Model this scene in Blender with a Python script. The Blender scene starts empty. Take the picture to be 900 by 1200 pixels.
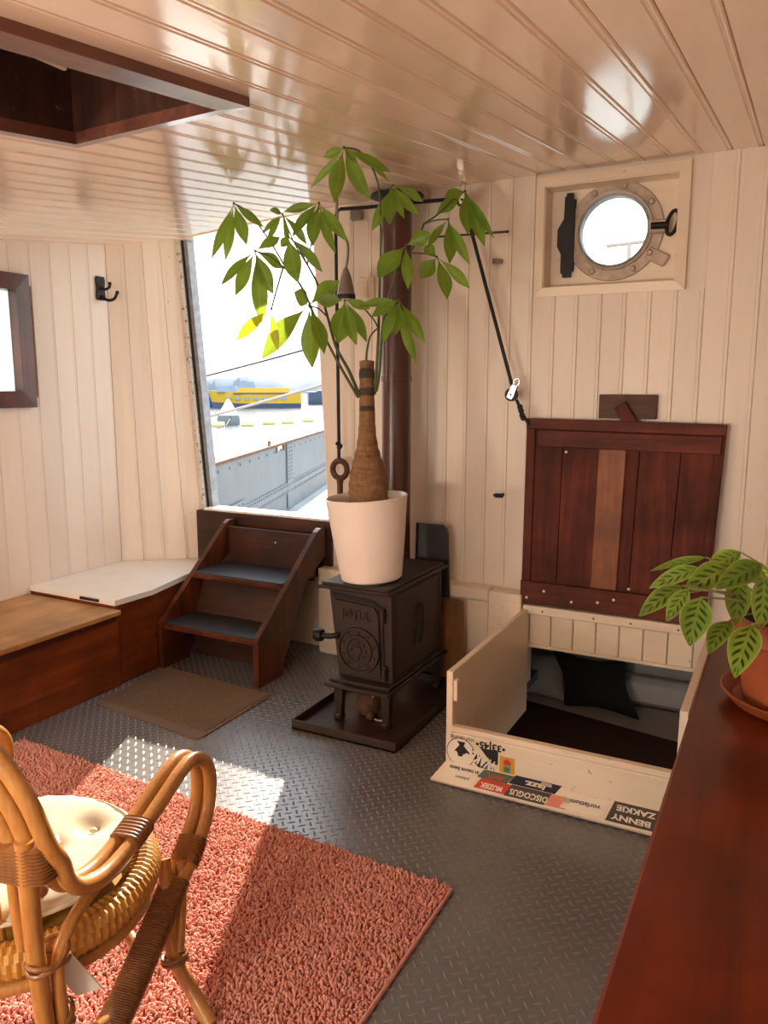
import bpy, math, random
import numpy as np
from mathutils import Vector, Matrix
random.seed(7); rng = np.random.default_rng(7)
SC = bpy.context.scene
COL = SC.collection
V = Vector

# ------------------------------------------------------------------ camera
cam_d = bpy.data.cameras.new('camera'); cam = bpy.data.objects.new('camera', cam_d); COL.objects.link(cam)
cam.location = (0, 0, 1.6)
cam.rotation_euler = (math.radians(90) - math.atan(148/910), 0, math.radians(27.5))
cam_d.sensor_fit = 'VERTICAL'; cam_d.sensor_height = 36.0; cam_d.lens = 910/1200*36.0
cam_d.clip_start = 0.02; cam_d.clip_end = 2000
SC.camera = cam
FILL_LAMP = 80.                                                       # radiance of each globe added behind the camera as fill light
# ------------------------------------------------------------------ sky, sun, exposure
world = bpy.data.worlds.new('world'); SC.world = world; world.use_nodes = True
nt = world.node_tree; nt.nodes.clear()
wo = nt.nodes.new('ShaderNodeOutputWorld'); bg = nt.nodes.new('ShaderNodeBackground')
tc = nt.nodes.new('ShaderNodeTexCoord'); sx = nt.nodes.new('ShaderNodeSeparateXYZ'); rp = nt.nodes.new('ShaderNodeValToRGB')
nt.links.new(tc.outputs['Generated'], sx.inputs[0]); nt.links.new(sx.outputs['Z'], rp.inputs[0])
rp.color_ramp.elements[0].position = 0.0; rp.color_ramp.elements[0].color = (1.0, .97, .92, 1)
rp.color_ramp.elements[1].position = 0.8; rp.color_ramp.elements[1].color = (.72, .86, 1.0, 1)
nt.links.new(rp.outputs[0], bg.inputs[0]); nt.links.new(bg.outputs[0], wo.inputs[0])
bg.inputs[1].default_value = 2.3
sun_d = bpy.data.lights.new('sun', 'SUN'); sun = bpy.data.objects.new('sun', sun_d); COL.objects.link(sun)
sun_d.energy = 9.5; sun_d.color = (1.0, .86, .68); sun_d.angle = math.radians(.53)
sun.rotation_euler = V((.70, -1.50, -.835)).to_track_quat('-Z', 'Y').to_euler()
SC.view_settings.view_transform = 'Standard'; SC.view_settings.look = 'None'
SC.view_settings.gamma = 1.0; SC.view_settings.use_curve_mapping = False
SC.view_settings.exposure = 0.78
try:
    SC.cycles.max_bounces = 14; SC.cycles.diffuse_bounces = 8; SC.cycles.glossy_bounces = 5; SC.cycles.transmission_bounces = 6
    SC.cycles.transparent_max_bounces = 12; SC.cycles.use_denoising = True; SC.cycles.sample_clamp_indirect = 12.0
    SC.cycles.caustics_reflective = False; SC.cycles.caustics_refractive = False
except Exception: pass

# ------------------------------------------------------------------ materials
def lin(c):
    return tuple((x/12.92 if x <= .04045 else ((x+.055)/1.055)**2.4) for x in c)
def H(s): return lin(tuple(int(s[i:i+2], 16)/255 for i in (0, 2, 4)))
class NT:
    def __init__(s, name):
        s.m = bpy.data.materials.new(name); s.m.use_nodes = True; s.t = s.m.node_tree
        s.b = s.t.nodes['Principled BSDF']; s.out = s.t.nodes['Material Output']
    def n(s, t, **k):
        x = s.t.nodes.new(t)
        for a, v in k.items(): setattr(x, a, v)
        return x
    def l(s, a, b): s.t.links.new(a, b)
    def coord(s, scale=(1, 1, 1), kind='Object'):
        c = s.n('ShaderNodeTexCoord'); m = s.n('ShaderNodeMapping'); m.inputs['Scale'].default_value = scale
        s.l(c.outputs[kind], m.inputs['Vector']); return m.outputs[0]
    def noise(s, vec, scale=5, detail=4, rough=.55, dist=0):
        x = s.n('ShaderNodeTexNoise'); x.inputs['Scale'].default_value = scale; x.inputs['Detail'].default_value = detail
        x.inputs['Roughness'].default_value = rough; x.inputs['Distortion'].default_value = dist
        s.l(vec, x.inputs['Vector']); return x.outputs['Fac']
    def ramp(s, f, stops):
        r = s.n('ShaderNodeValToRGB'); e = r.color_ramp.elements
        while len(e) < len(stops): e.new(.5)
        for q, (p, c) in zip(e, stops): q.position = p; q.color = (c[0], c[1], c[2], 1)
        s.l(f, r.inputs[0]); return r.outputs[0]
    def mix(s, f, a, b, mode='MIX'):
        m = s.n('ShaderNodeMix', data_type='RGBA', blend_type=mode)
        for sock, val in ((m.inputs[0], f), (m.inputs[6], a), (m.inputs[7], b)):
            if isinstance(val, (int, float)): sock.default_value = val
            elif isinstance(val, tuple): sock.default_value = (val[0], val[1], val[2], 1)
            else: s.l(val, sock)
        return m.outputs[2]
    def bump(s, f, strength=.3, dist=.002):
        b = s.n('ShaderNodeBump'); b.inputs['Strength'].default_value = strength; b.inputs['Distance'].default_value = dist
        s.l(f, b.inputs['Height']); s.l(b.outputs[0], s.b.inputs['Normal'])
    def base(s, c, rough=.5, metal=0, spec=.5, coat=0):
        i = s.b.inputs['Base Color']
        if isinstance(c, tuple): i.default_value = (c[0], c[1], c[2], 1)
        else: s.l(c, i)
        if isinstance(rough, (int, float)): s.b.inputs['Roughness'].default_value = rough
        else: s.l(rough, s.b.inputs['Roughness'])
        s.b.inputs['Metallic'].default_value = metal; s.b.inputs['Specular IOR Level'].default_value = spec
        s.b.inputs['Coat Weight'].default_value = coat; s.b.inputs['Coat Roughness'].default_value = .12
        return s
def plain(name, c, rough=.5, metal=0, var=.12, sc=9, bump=.15, bd=.001, spec=.5):
    m = NT(name); v = m.coord(); f = m.noise(v, sc)
    d = tuple(x*(1-var) for x in c); u = tuple(min(1, x*(1+var)) for x in c)
    m.base(m.ramp(f, [(.3, d), (.7, u)]), rough, metal, spec)
    if bump: m.bump(m.noise(v, sc*6, 3), bump, bd)
    return m.m
def paint(name, c, rough, axis, dirt=.06, wave=.25, wear=0, wearc=(.2, .13, .08)):
    """brushed paint: faint streaks along the board, a little grime, a different tint per board"""
    m = NT(name); s = [14, 14, 14]; s[axis] = 1.2
    v = m.coord(tuple(s)); v2 = m.coord()
    f = m.noise(v, 3, 3); g = m.noise(v2, 2.2, 5, .6)
    oi = m.n('ShaderNodeObjectInfo'); mr = m.n('ShaderNodeMapRange'); mr.inputs[3].default_value = .93; mr.inputs[4].default_value = 1.03
    m.l(oi.outputs['Random'], mr.inputs[0])
    a = m.ramp(f, [(.3, tuple(x*(1-dirt) for x in c)), (.7, c)])
    b = m.mix(m.ramp(g, [(.42, (0, 0, 0)), (.75, (.4, .4, .4))]), a, tuple(x*y for x, y in zip(c, (.9, .84, .76))))
    hs = m.n('ShaderNodeHueSaturation'); m.l(mr.outputs[0], hs.inputs['Value']); m.l(b, hs.inputs['Color'])
    col = hs.outputs[0]
    if wear:
        w = m.noise(v2, 38, 5, .7)
        col = m.mix(m.ramp(w, [(.70-wear, (0, 0, 0)), (.74-wear, (1, 1, 1))]), col, wearc)
    m.base(col, rough, 0, .5)
    m.bump(m.noise(m.coord(tuple(x*1.0 for x in s)), 1.6, 3), wave, .004)
    return m.m
def wood(name, c1, c2, axis=0, rough=.4, scale=1., coat=0, spots=None, grain=.25, mid=.5, spec=.4):
    m = NT(name); s = [18*scale]*3; s[axis] = 1.1*scale
    v = m.coord(tuple(s)); v2 = m.coord()
    oi = m.n('ShaderNodeObjectInfo'); ad = m.n('ShaderNodeVectorMath', operation='ADD')
    mu = m.n('ShaderNodeVectorMath', operation='SCALE'); mu.inputs[0].default_value = (7, 5, 9); m.l(oi.outputs['Random'], mu.inputs['Scale'])
    m.l(v, ad.inputs[0]); m.l(mu.outputs[0], ad.inputs[1]); v = ad.outputs[0]
    f = m.noise(v, 1.5, 6, .62, .4); g = m.noise(v2, 3.3, 5, .6)
    a = m.ramp(f, [(.28, c1), (mid, tuple((x+y)/2 for x, y in zip(c1, c2))), (.74, c2)])
    b = m.mix(m.ramp(g, [(.35, (.75, .75, .75)), (.65, (0, 0, 0))]), a, tuple(x*.45 for x in c1))
    if spots:
        w = m.noise(v2, 16, 6, .75)
        b = m.mix(m.ramp(w, [(.62, (0, 0, 0)), (.68, (1, 1, 1))]), b, spots)
    m.base(b, rough, 0, spec, coat); m.bump(f, grain, .002)
    return m.m
M = {}
M['wall'] = paint('cream_wall_paint', H('e8dbcd'), .38, 2, .04, .15)
M['wall_worn'] = paint('worn_cream_paint', H('e6d8c8'), .45, 2, .05, .3, .03, H('6a5040'))
M['ceil'] = paint('gloss_ceiling_paint', H('efdac4'), .12, 1, .05, .16)
M['boxpaint'] = paint('old_cream_gloss', H('ecdcc6'), .35, 0, .05, .2, .04, H('7c6650'))
M['white'] = plain('white_board', H('e6e0d8'), .35, 0, .03)
M['grey_wall'] = plain('cabin_grey_paint', H('a09c99'), .6, 0, .05)
M['floor'] = plain('grey_vinyl_floor', H('676567'), .26, 0, .10, 3, .1, .001, .75)
M['tread'] = plain('grey_vinyl_tread', H('767270'), .3, 0, .06, 5, 0)
M['mahog'] = wood('red_brown_lid_wood', H('421a10'), H('7c3a2a'), 2, .62, .8, 0, None, .3, .5, .2)
M['mahog_x'] = wood('red_brown_rail_wood', H('481e14'), H('84402e'), 0, .55, 1., 0, None, .3, .5, .2)
M['mahog_mid'] = wood('golden_brown_stile_wood', H('7a3f18'), H('a8642d'), 2, .5, 1.2, 0, H('2a140c'), .4)
M['panelwood'] = wood('orange_brown_bench_panel', H('5c2408'), H('8c4418'), 1, .4, .8, 0, None, .2)
M['stair'] = wood('dark_stained_step_wood', H('3a190b'), H('793c1b'), 2, .42, 1., 0, None, .3)
M['stair_x'] = wood('dark_stained_riser_wood', H('28120a'), H('59301c'), 0, .45, 1., 0, None, .4)
M['pine'] = wood('yellow_pine_board', H('a8763e'), H('c99a5e'), 1, .4, .7, 0, None, .2)
M['darkrail'] = wood('dark_bench_rail', H('3a1710'), H('5d2a1c'), 1, .4, 1.)
M['counter'] = wood('varnished_red_counter', H('4e1808'), H('7c3011'), 1, .32, .45, .08, None, .06, .5, .2)
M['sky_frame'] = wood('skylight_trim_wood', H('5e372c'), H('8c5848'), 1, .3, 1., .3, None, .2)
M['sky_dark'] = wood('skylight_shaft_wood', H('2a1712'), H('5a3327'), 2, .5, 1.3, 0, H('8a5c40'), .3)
M['win_wood'] = wood('window_frame_mahogany', H('40180e'), H('6b2f1d'), 2, .35, 1., .2)
M['block'] = wood('weathered_block_wood', H('4a2c1a'), H('7a5233'), 0, .6, 1.3, 0, H('2a180e'), .5)
M['cutboard'] = wood('cutting_board_wood', H('6e4424'), H('a87542'), 2, .45, 1.2)
M['iron'] = plain('dark_brown_cast_iron', H('30251f'), .52, .25, .15, 14, .35, .002)
M['iron_dk'] = plain('black_iron', H('1c1a1a'), .5, .5, .15, 14, .3, .002)
M['slate'] = plain('dark_slate_plate', H('26262a'), .45, 0, .1, 8, .2, .001)
M['tray'] = plain('brown_painted_tray', H('39281f'), .38, .2, .2, 6, .25, .001)
M['rust'] = plain('rusty_iron', H('5e3f2d'), .75, .3, .35, 30, .6, .002)
M['pipe'] = plain('brown_enamel_pipe', H('4e2823'), .25, 0, .08, 5, .05)
M['pot'] = plain('white_ceramic', H('eee3da'), .35, 0, .02, 4, .05)
M['soil'] = plain('potting_soil', H('2b1d15'), .95, 0, .4, 60, 1., .006)
M['stalk'] = plain('pale_green_stalk', H('83854e'), .6, 0, .15, 25, .1)
M['stem'] = plain('green_brown_stem', H('4b5232'), .6, 0, .2, 25, .2)
M['rope'] = plain('dark_blue_rope', H('22252e'), .8, 0, .3, 90, .6, .002)
M['steel'] = plain('polished_steel', H('c9c8c4'), .22, 1, .05, 6, .05)
M['brass_old'] = plain('old_brass_paint', H('b8a694'), .5, .05, .2, 24, .5, .002)
M['lampgrey'] = plain('grey_lamp_metal', H('8e8078'), .5, .1, .05, 8, .05)
M['black_rubber'] = plain('black_rubber', H('1b1715'), .6, 0, .2, 10, .3)
M['cushion'] = plain('cream_cotton', H('b5aa95'), .9, 0, .05, 12, .3, .001)
M['pillow'] = plain('black_pillow_cloth', H('0c0b0c'), .95, 0, .1, 14, .3)
M['bedcover'] = plain('dark_brown_bed_cover', H('38231d'), .95, 0, .1, 14, .3)
M['linen'] = plain('pale_grey_linen', H('b0aeae'), .9, 0, .06, 9, .3)
M['terra'] = plain('terracotta', H('8a4220'), .55, 0, .12, 6, .2)
M['white_peel'] = paint('peeling_jamb_paint', H('d8d2c8'), .5, 2, .1, .4, .12, H('5c534b'))
M['grey_steel'] = plain('weathered_grey_frame', H('85878c'), .5, .2, .25, 20, .4)
M['mat'] = plain('brown_ribbed_mat', H('6b5646'), .95, 0, .15, 60, .5)
M['rug_base'] = plain('rug_backing', H('a8463a'), .95, 0, .1, 40, .4)
M['ink'] = plain('sticker_black', H('17141a'), .5, 0, 0, 4, 0)
M['sticker_white'] = plain('sticker_white', H('e6dccb'), .45, 0, .02, 4, 0)
M['sticker_yellow'] = plain('sticker_yellow', H('d79a2e'), .45, 0, .02, 4, 0)
M['sticker_red'] = plain('sticker_red', H('c2473c'), .45, 0, .02, 4, 0)
M['sticker_green'] = plain('sticker_green', H('4d6a58'), .45, 0, .1, 30, 0)
M['sticker_navy'] = plain('sticker_navy', H('22263a'), .45, 0, .05, 10, 0)
M['sticker_pink'] = plain('sticker_pink', H('d98a76'), .45, 0, .05, 10, 0)
M['sticker_grey'] = plain('sticker_grey', H('4a453f'), .45, 0, .05, 10, 0)
M['gold_ink'] = plain('grey_green_ink', H('8a9a68'), .45, 0, .05, 10, 0)
M['screw'] = plain('pale_screw_cap', H('e8ddd0'), .4, 0, .03, 6, 0)
M['plastic'] = plain('pale_grey_tag', H('c3bdb4'), .35, 0, .04, 6, 0)
M['yellow_hull'] = plain('yellow_ship_paint', H('b08e14'), .45, 0, .04, .5, 0)
M['blue_hull'] = plain('blue_ship_paint', H('1f4687'), .45, 0, .06, .5, 0)
M['navy_hull'] = plain('navy_ship_paint', H('37445c'), .45, 0, .06, .5, 0)
M['ship_white'] = plain('ship_white', H('e4e4de'), .5, 0, .04, 1, 0)
M['ship_glass'] = plain('ship_dark_glass', H('6d7f96'), .2, 0, .1, 1, 0)
M['hill'] = plain('hazy_hill', H('56616b'), .95, 0, .15, .02, 0)
M['buoy_dark'] = plain('buoy_grey', H('5d6468'), .6, 0, .15, 1, 0)
M['float'] = plain('yellow_float', H('cfc486'), .6, 0, .1, 2, 0)
M['deck'] = plain('grey_deck_paint', H('8f9496'), .6, 0, .1, 3, .1)
def bulwark_mat():
    m = NT('riveted_bulwark_paint'); v = m.coord()
    g = m.noise(v, 3, 5, .6); w = m.noise(m.coord((1, 1, .35)), 9, 6, .72)
    a = m.ramp(g, [(.3, H('4b535b')), (.7, H('596168'))])
    m.base(m.mix(m.ramp(w, [(.63, (0, 0, 0)), (.72, (.9, .9, .9))]), a, H('8a6a4c')), .5, 0, .4); m.bump(g, .3, .004); return m.m
M['bulwark'] = bulwark_mat()
def water_mat():
    m = NT('harbour_water'); v = m.coord((1, 1.6, 1))
    m.base(H('3f4d52'), .12, 0, .6); m.bump(m.noise(v, .9, 5, .6), .55, .25); return m.m
M['water'] = water_mat()
def pane(name, frosted):
    m = NT(name); t = m.t; t.nodes.remove(m.b)
    if frosted:
        tl = m.n('ShaderNodeBsdfTranslucent'); tl.inputs[0].default_value = (.86, .93, .9, 1)
        gl = m.n('ShaderNodeBsdfGlossy'); gl.inputs['Roughness'].default_value = .25
        mx = m.n('ShaderNodeMixShader'); mx.inputs[0].default_value = .06
        m.l(tl.outputs[0], mx.inputs[1]); m.l(gl.outputs[0], mx.inputs[2])
    else:
        tr = m.n('ShaderNodeBsdfTransparent'); tr.inputs[0].default_value = (.95, .97, .96, 1)
        gl = m.n('ShaderNodeBsdfGlossy'); gl.inputs['Roughness'].default_value = .02
        fr = m.n('ShaderNodeFresnel'); fr.inputs[0].default_value = 1.45
        mx = m.n('ShaderNodeMixShader'); m.l(fr.outputs[0], mx.inputs[0])
        m.l(tr.outputs[0], mx.inputs[1]); m.l(gl.outputs[0], mx.inputs[2])
    m.l(mx.outputs[0], m.out.inputs[0]); return m.m
M['frosted'] = pane('frosted_window_glass', True); M['clear'] = pane('clear_window_glass', False)
def cane(name, c1, c2, rough=.3):
    m = NT(name); v = m.coord(); f = m.noise(v, 9, 5, .6); g = m.noise(m.coord((60, 60, 6)), 2, 4)
    m.base(m.mix(.4, m.ramp(f, [(.3, c1), (.7, c2)]), m.ramp(g, [(.3, c1), (.7, c2)])), rough, 0, .5, .25); m.bump(g, .1, .001); return m.m
M['cane'] = cane('honey_rattan', H('8a5a2a'), H('c08a48'))
M['wrap'] = cane('brown_rattan_wrap', H('5c3517'), H('91602f'), .38)
M['weave'] = cane('woven_rattan', H('8a5718'), H('c7953f'), .4)
def leafmat(name, c1, c2, tl, striped=False):
    m = NT(name); v = m.coord(); f = m.noise(v, 14, 4)
    oi = m.n('ShaderNodeObjectInfo'); hs = m.n('ShaderNodeHueSaturation')
    mr = m.n('ShaderNodeMapRange'); mr.inputs[3].default_value = .7; mr.inputs[4].default_value = 1.25
    m.l(oi.outputs['Random'], mr.inputs[0]); m.l(mr.outputs[0], hs.inputs['Value'])
    col = m.ramp(f, [(.3, c1), (.7, c2)])
    if striped:
        uv = m.n('ShaderNodeUVMap'); sp = m.n('ShaderNodeSeparateXYZ'); m.l(uv.outputs[0], sp.inputs[0])
        # dark feathered bars leaning off the midrib, paler margin; u = across (0..1), v = along
        ab = m.n('ShaderNodeMath', operation='ABSOLUTE'); sb = m.n('ShaderNodeMath', operation='SUBTRACT'); sb.inputs[1].default_value = .5
        m.l(sp.outputs[0], sb.inputs[0]); m.l(sb.outputs[0], ab.inputs[0])
        k = m.n('ShaderNodeMath', operation='MULTIPLY_ADD'); k.inputs[1].default_value = -.5; m.l(ab.outputs[0], k.inputs[0]); m.l(sp.outputs[1], k.inputs[2])
        fq = m.n('ShaderNodeMath', operation='MULTIPLY'); fq.inputs[1].default_value = 40.; m.l(k.outputs[0], fq.inputs[0])
        si = m.n('ShaderNodeMath', operation='SINE'); m.l(fq.outputs[0], si.inputs[0])
        th = m.ramp(si.outputs[0], [(.0, (0, 0, 0)), (.45, (1, 1, 1))])
        inn = m.ramp(ab.outputs[0], [(.04, (0, 0, 0)), (.07, (1, 1, 1)), (.27, (1, 1, 1)), (.36, (0, 0, 0))])
        col = m.mix(m.mix(1., th, inn, 'MULTIPLY'), col, H('15280f'))
        col = m.mix(m.ramp(ab.outputs[0], [(.44, (0, 0, 0)), (.5, (.7, .7, .7))]), col, H('c8c08a'))
    else:
        uv = m.n('ShaderNodeUVMap'); sp = m.n('ShaderNodeSeparateXYZ'); m.l(uv.outputs[0], sp.inputs[0])
        rib = m.ramp(sp.outputs[0], [(.455, (0, 0, 0)), (.5, (.55, .55, .55)), (.545, (0, 0, 0))]); col = m.mix(rib, col, H('a8b86a'))
    m.l(col, hs.inputs['Color'])
    m.base(hs.outputs[0], .42, 0, .4)
    t = m.n('ShaderNodeBsdfTranslucent'); t.inputs[0].default_value = (*tl, 1); mx = m.n('ShaderNodeMixShader'); mx.inputs[0].default_value = .42
    m.l(m.b.outputs[0], mx.inputs[1]); m.l(t.outputs[0], mx.inputs[2]); m.l(mx.outputs[0], m.out.inputs[0])
    m.bump(m.noise(m.coord(), 30, 2), .2, .002); return m.m
M['leaf'] = leafmat('glossy_tree_leaf', H('4a6b28'), H('719438'), H('a8c23a'))
M['leaf_sunlit'] = leafmat('sunlit_tree_leaf', H('8f9a1e'), H('b5b52a'), H('e0dc30'))  # backlit leaves: sun shining through is put into the yellow colour
M['calathea'] = leafmat('barred_leaf', H('5c7d2c'), H('86a83e'), H('9ab83a'), True)
def bark_mat():
    m = NT('ringed_bark'); v = m.coord((6, 6, 26)); f = m.noise(v, 2.2, 6, .65, .6); g = m.noise(m.coord((40, 40, 6)), 2, 4)
    m.base(m.mix(.4, m.ramp(f, [(.3, H('5f4430')), (.55, H('8c6a4c')), (.75, H('a5835f'))]), m.ramp(g, [(.3, H('523a28')), (.7, H('9a785a'))])), .85, 0, .2)
    m.bump(m.mix(.5, f, g), .8, .006); return m.m
M['bark'] = bark_mat()
M['bark_dark'] = plain('dark_bark_band', H('453a30'), .85, 0, .3, 40, .8, .004)
def rugmat():
    m = NT('coral_rug_pile'); v = m.coord(); f = m.noise(v, 70, 3); g = m.noise(v, 4, 4)
    m.base(m.mix(.5, m.ramp(f, [(.3, H('bf7a6a')), (.7, H('e3a998'))]), m.ramp(g, [(.3, H('c47f6f')), (.7, H('d89a89'))])), .95, 0, .1)
    m.b.inputs['Sheen Weight'].default_value = .3; return m.m
M['rug'] = rugmat()

# ------------------------------------------------------------------ mesh builder
LOC = {}
XF = None                                                         # placement of a thing modelled in its own frame (the chair)
class MB:
    def __init__(s): s.v = []; s.f = []; s.uv = None
    def add(s, vs, fs):
        o = len(s.v); s.v.extend(tuple(p) for p in vs); s.f.extend(tuple(i+o for i in f) for f in fs); return s
    def box(s, x0, x1, y0, y1, z0, z1, ch=0.):
        return s.obox(((x0+x1)/2, (y0+y1)/2, (z0+z1)/2), (x1-x0, y1-y0, z1-z0), None, ch)
    def obox(s, c, size, rot=None, ch=0.):
        c = V(c); h = [d/2 for d in size]; ch = min(ch, min(h)*.9)
        R = rot.to_3x3() if rot is not None else Matrix.Identity(3)
        if ch <= 0:
            vs = [c+R@V((a*h[0], b*h[1], d*h[2])) for a in (-1, 1) for b in (-1, 1) for d in (-1, 1)]
            return s.add(vs, [(0, 1, 3, 2), (4, 6, 7, 5), (0, 4, 5, 1), (2, 3, 7, 6), (0, 2, 6, 4), (1, 5, 7, 3)])
        vs = []; idx = {}
        for a in (-1, 1):
            for b in (-1, 1):
                for d in (-1, 1):
                    for k in range(3):
                        p = [a*(h[0]-(ch if k != 0 else 0)), b*(h[1]-(ch if k != 1 else 0)), d*(h[2]-(ch if k != 2 else 0))]
                        idx[(a, b, d, k)] = len(vs); vs.append(c+R@V(p))
        fs = []
        for k in range(3):
            for sgn in (-1, 1):
                q = []
                for (e, g) in ((-1, -1), (1, -1), (1, 1), (-1, 1)):
                    key = [0, 0, 0]; key[k] = sgn; key[(k+1) % 3] = e; key[(k+2) % 3] = g; q.append(idx[(*key, k)])
                fs.append(tuple(q) if sgn > 0 else tuple(reversed(q)))
        for k in range(3):
            i, j = (k+1) % 3, (k+2) % 3
            for a in (-1, 1):
                for b in (-1, 1):
                    def kk(t, w):
                        key = [0, 0, 0]; key[k] = t; key[i] = a; key[j] = b; return idx[(*key, w)]
                    q = [kk(-1, i), kk(1, i), kk(1, j), kk(-1, j)]
                    fs.append(tuple(q) if a*b < 0 else tuple(reversed(q)))
        for a in (-1, 1):
            for b in (-1, 1):
                for d in (-1, 1):
                    q = [idx[(a, b, d, k)] for k in range(3)]
                    fs.append(tuple(q) if a*b*d > 0 else tuple(reversed(q)))
        return s.add(vs, fs)
    def hexa(s, p):  # 8 corners: bottom loop 4, top loop 4
        return s.add(p, [(3, 2, 1, 0), (4, 5, 6, 7), (0, 1, 5, 4), (1, 2, 6, 5), (2, 3, 7, 6), (3, 0, 4, 7)])
    def tube(s, pts, r, n=8, closed=False, flat=1.):
        pts = [V(p) for p in pts]; N = len(pts); rr = r if isinstance(r, (list, tuple, np.ndarray)) else [r]*N
        T = []
        for i in range(N):
            a = pts[i-1] if (i > 0 or closed) else pts[i]; b = pts[(i+1) % N] if (i < N-1 or closed) else pts[i]
            t = (b-a); T.append(t.normalized() if t.length > 1e-9 else V((0, 0, 1)))
        up = V((0, 0, 1)) if abs(T[0].z) < .9 else V((1, 0, 0))
        nrm = (up - T[0]*up.dot(T[0])).normalized(); vs = []
        for i in range(N):
            nrm = (nrm - T[i]*nrm.dot(T[i])).normalized(); b = T[i].cross(nrm)
            for k in range(n):
                a = 2*math.pi*k/n; vs.append(pts[i]+nrm*(math.cos(a)*rr[i])+b*(math.sin(a)*rr[i]*flat))
        fs = []
        for i in range(N if closed else N-1):
            j = (i+1) % N
            for k in range(n): fs.append((i*n+k, i*n+(k+1) % n, j*n+(k+1) % n, j*n+k))
        if not closed: fs.append(tuple(reversed(range(n)))); fs.append(tuple(range((N-1)*n, N*n)))
        return s.add(vs, fs)
    def lathe(s, prof, c=(0, 0, 0), n=24, rot=None, cap=True):
        c = V(c); R = rot.to_3x3() if rot is not None else Matrix.Identity(3); vs = []
        for (r, z) in prof:
            for k in range(n):
                a = 2*math.pi*k/n; vs.append(c+R@V((r*math.cos(a), r*math.sin(a), z)))
        fs = []
        for i in range(len(prof)-1):
            for k in range(n): fs.append((i*n+k, i*n+(k+1) % n, (i+1)*n+(k+1) % n, (i+1)*n+k))
        if cap and prof[0][0] > 1e-6: fs.append(tuple(reversed(range(n))))
        if cap and prof[-1][0] > 1e-6: fs.append(tuple(range((len(prof)-1)*n, len(prof)*n)))
        return s.add(vs, fs)
    def prism(s, poly, o, ax, ay, an, t):  # 2d outline in (ax, ay) from o, thickness t along an
        o, ax, ay, an = V(o), V(ax), V(ay), V(an); n = len(poly)
        vs = [o+ax*u+ay*w for u, w in poly]+[o+ax*u+ay*w+an*t for u, w in poly]
        fs = [tuple(reversed(range(n))), tuple(range(n, 2*n))]+[(i, (i+1) % n, n+(i+1) % n, n+i) for i in range(n)]
        return s.add(vs, fs)
    def ball(s, c, r, n=10, sq=(1, 1, 1)):
        c = V(c); m = max(4, n//2); prof = [(math.sin(math.pi*i/m), -math.cos(math.pi*i/m)) for i in range(m+1)]; vs = []
        for (q, z) in prof:
            for k in range(n):
                a = 2*math.pi*k/n; vs.append(c+V((q*math.cos(a)*r*sq[0], q*math.sin(a)*r*sq[1], z*r*sq[2])))
        return s.add(vs, [(i*n+k, i*n+(k+1) % n, (i+1)*n+(k+1) % n, (i+1)*n+k) for i in range(m) for k in range(n)])
    def build(s, name, mat, parent=None, smooth=32, origin=None, uv=None):
        me = bpy.data.meshes.new(name); P = np.array(s.v, dtype=float)
        if XF is not None: P = P@np.array(XF.to_3x3()).T+np.array(XF.translation)
        if parent is not None: org = LOC[parent.name]
        elif origin is not None: org = origin
        else: lo, hi = P.min(0), P.max(0); org = ((lo[0]+hi[0])/2, (lo[1]+hi[1])/2, lo[2])
        org = tuple(float(x) for x in org)
        me.from_pydata((P-np.array(org)).tolist(), [], s.f)
        bm_fix(me)
        if uv is not None:
            L = me.uv_layers.new(name='UVMap')
            for lp in me.loops: L.data[lp.index].uv = uv[lp.vertex_index]
        me.materials.append(M[mat] if isinstance(mat, str) else mat)
        if smooth:
            me.polygons.foreach_set('use_smooth', [True]*len(me.polygons))
            if smooth < 180: me.set_sharp_from_angle(angle=math.radians(smooth))
        ob = bpy.data.objects.new(name, me); COL.objects.link(ob)
        if parent is not None: ob.parent = parent
        else: ob.location = org
        LOC[ob.name] = org
        return ob
import bmesh
def bm_fix(me):
    if len(me.vertices) > 60000: me.validate(); return
    bm = bmesh.new(); bm.from_mesh(me); bmesh.ops.remove_doubles(bm, verts=bm.verts, dist=1e-6) if len(bm.verts) and False else None
    bmesh.ops.recalc_face_normals(bm, faces=bm.faces); bm.to_mesh(me); bm.free()
def tag(o, label=None, cat=None, group=None, kind=None):
    if label: o['label'] = label
    if cat: o['category'] = cat
    if group: o['group'] = group
    if kind: o['kind'] = kind
    return o
def thing(name, label, cat, loc, group=None):
    o = bpy.data.objects.new(name, None); COL.objects.link(o); o.location = loc; o.empty_display_size = .1
    LOC[o.name] = tuple(loc); return tag(o, label, cat, group)
def struct(ob, label=None): ob['kind'] = 'structure'; (label and ob.__setitem__('label', label)); return ob
def sroot(name, label, loc=(0, 0, 0)):
    o = bpy.data.objects.new(name, None); COL.objects.link(o); o.location = loc; LOC[o.name] = tuple(loc)
    return struct(o, label)
def spline(pts, n=6):
    pts = [V(p) for p in pts]; out = []
    for i in range(len(pts)-1):
        p0 = pts[max(i-1, 0)]; p1 = pts[i]; p2 = pts[i+1]; p3 = pts[min(i+2, len(pts)-1)]
        for k in range(n):
            t = k/n; out.append(.5*((2*p1)+(p2-p0)*t+(2*p0-5*p1+4*p2-p3)*t*t+(3*p1-p0-3*p2+p3)*t**3))
    out.append(pts[-1]); return out
def text_mesh(body, size, ext=.0004, bold=0., shear=0.):
    cu = bpy.data.curves.new('lettering', 'FONT'); cu.body = body; cu.size = size; cu.extrude = ext; cu.offset = bold; cu.shear = shear
    cu.align_x = 'CENTER'; cu.align_y = 'CENTER'; cu.resolution_u = 2
    o = bpy.data.objects.new('lettering', cu); COL.objects.link(o)
    me = bpy.data.meshes.new_from_object(o.evaluated_get(bpy.context.evaluated_depsgraph_get()))
    bpy.data.objects.remove(o); bpy.data.curves.remove(cu); return me
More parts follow.
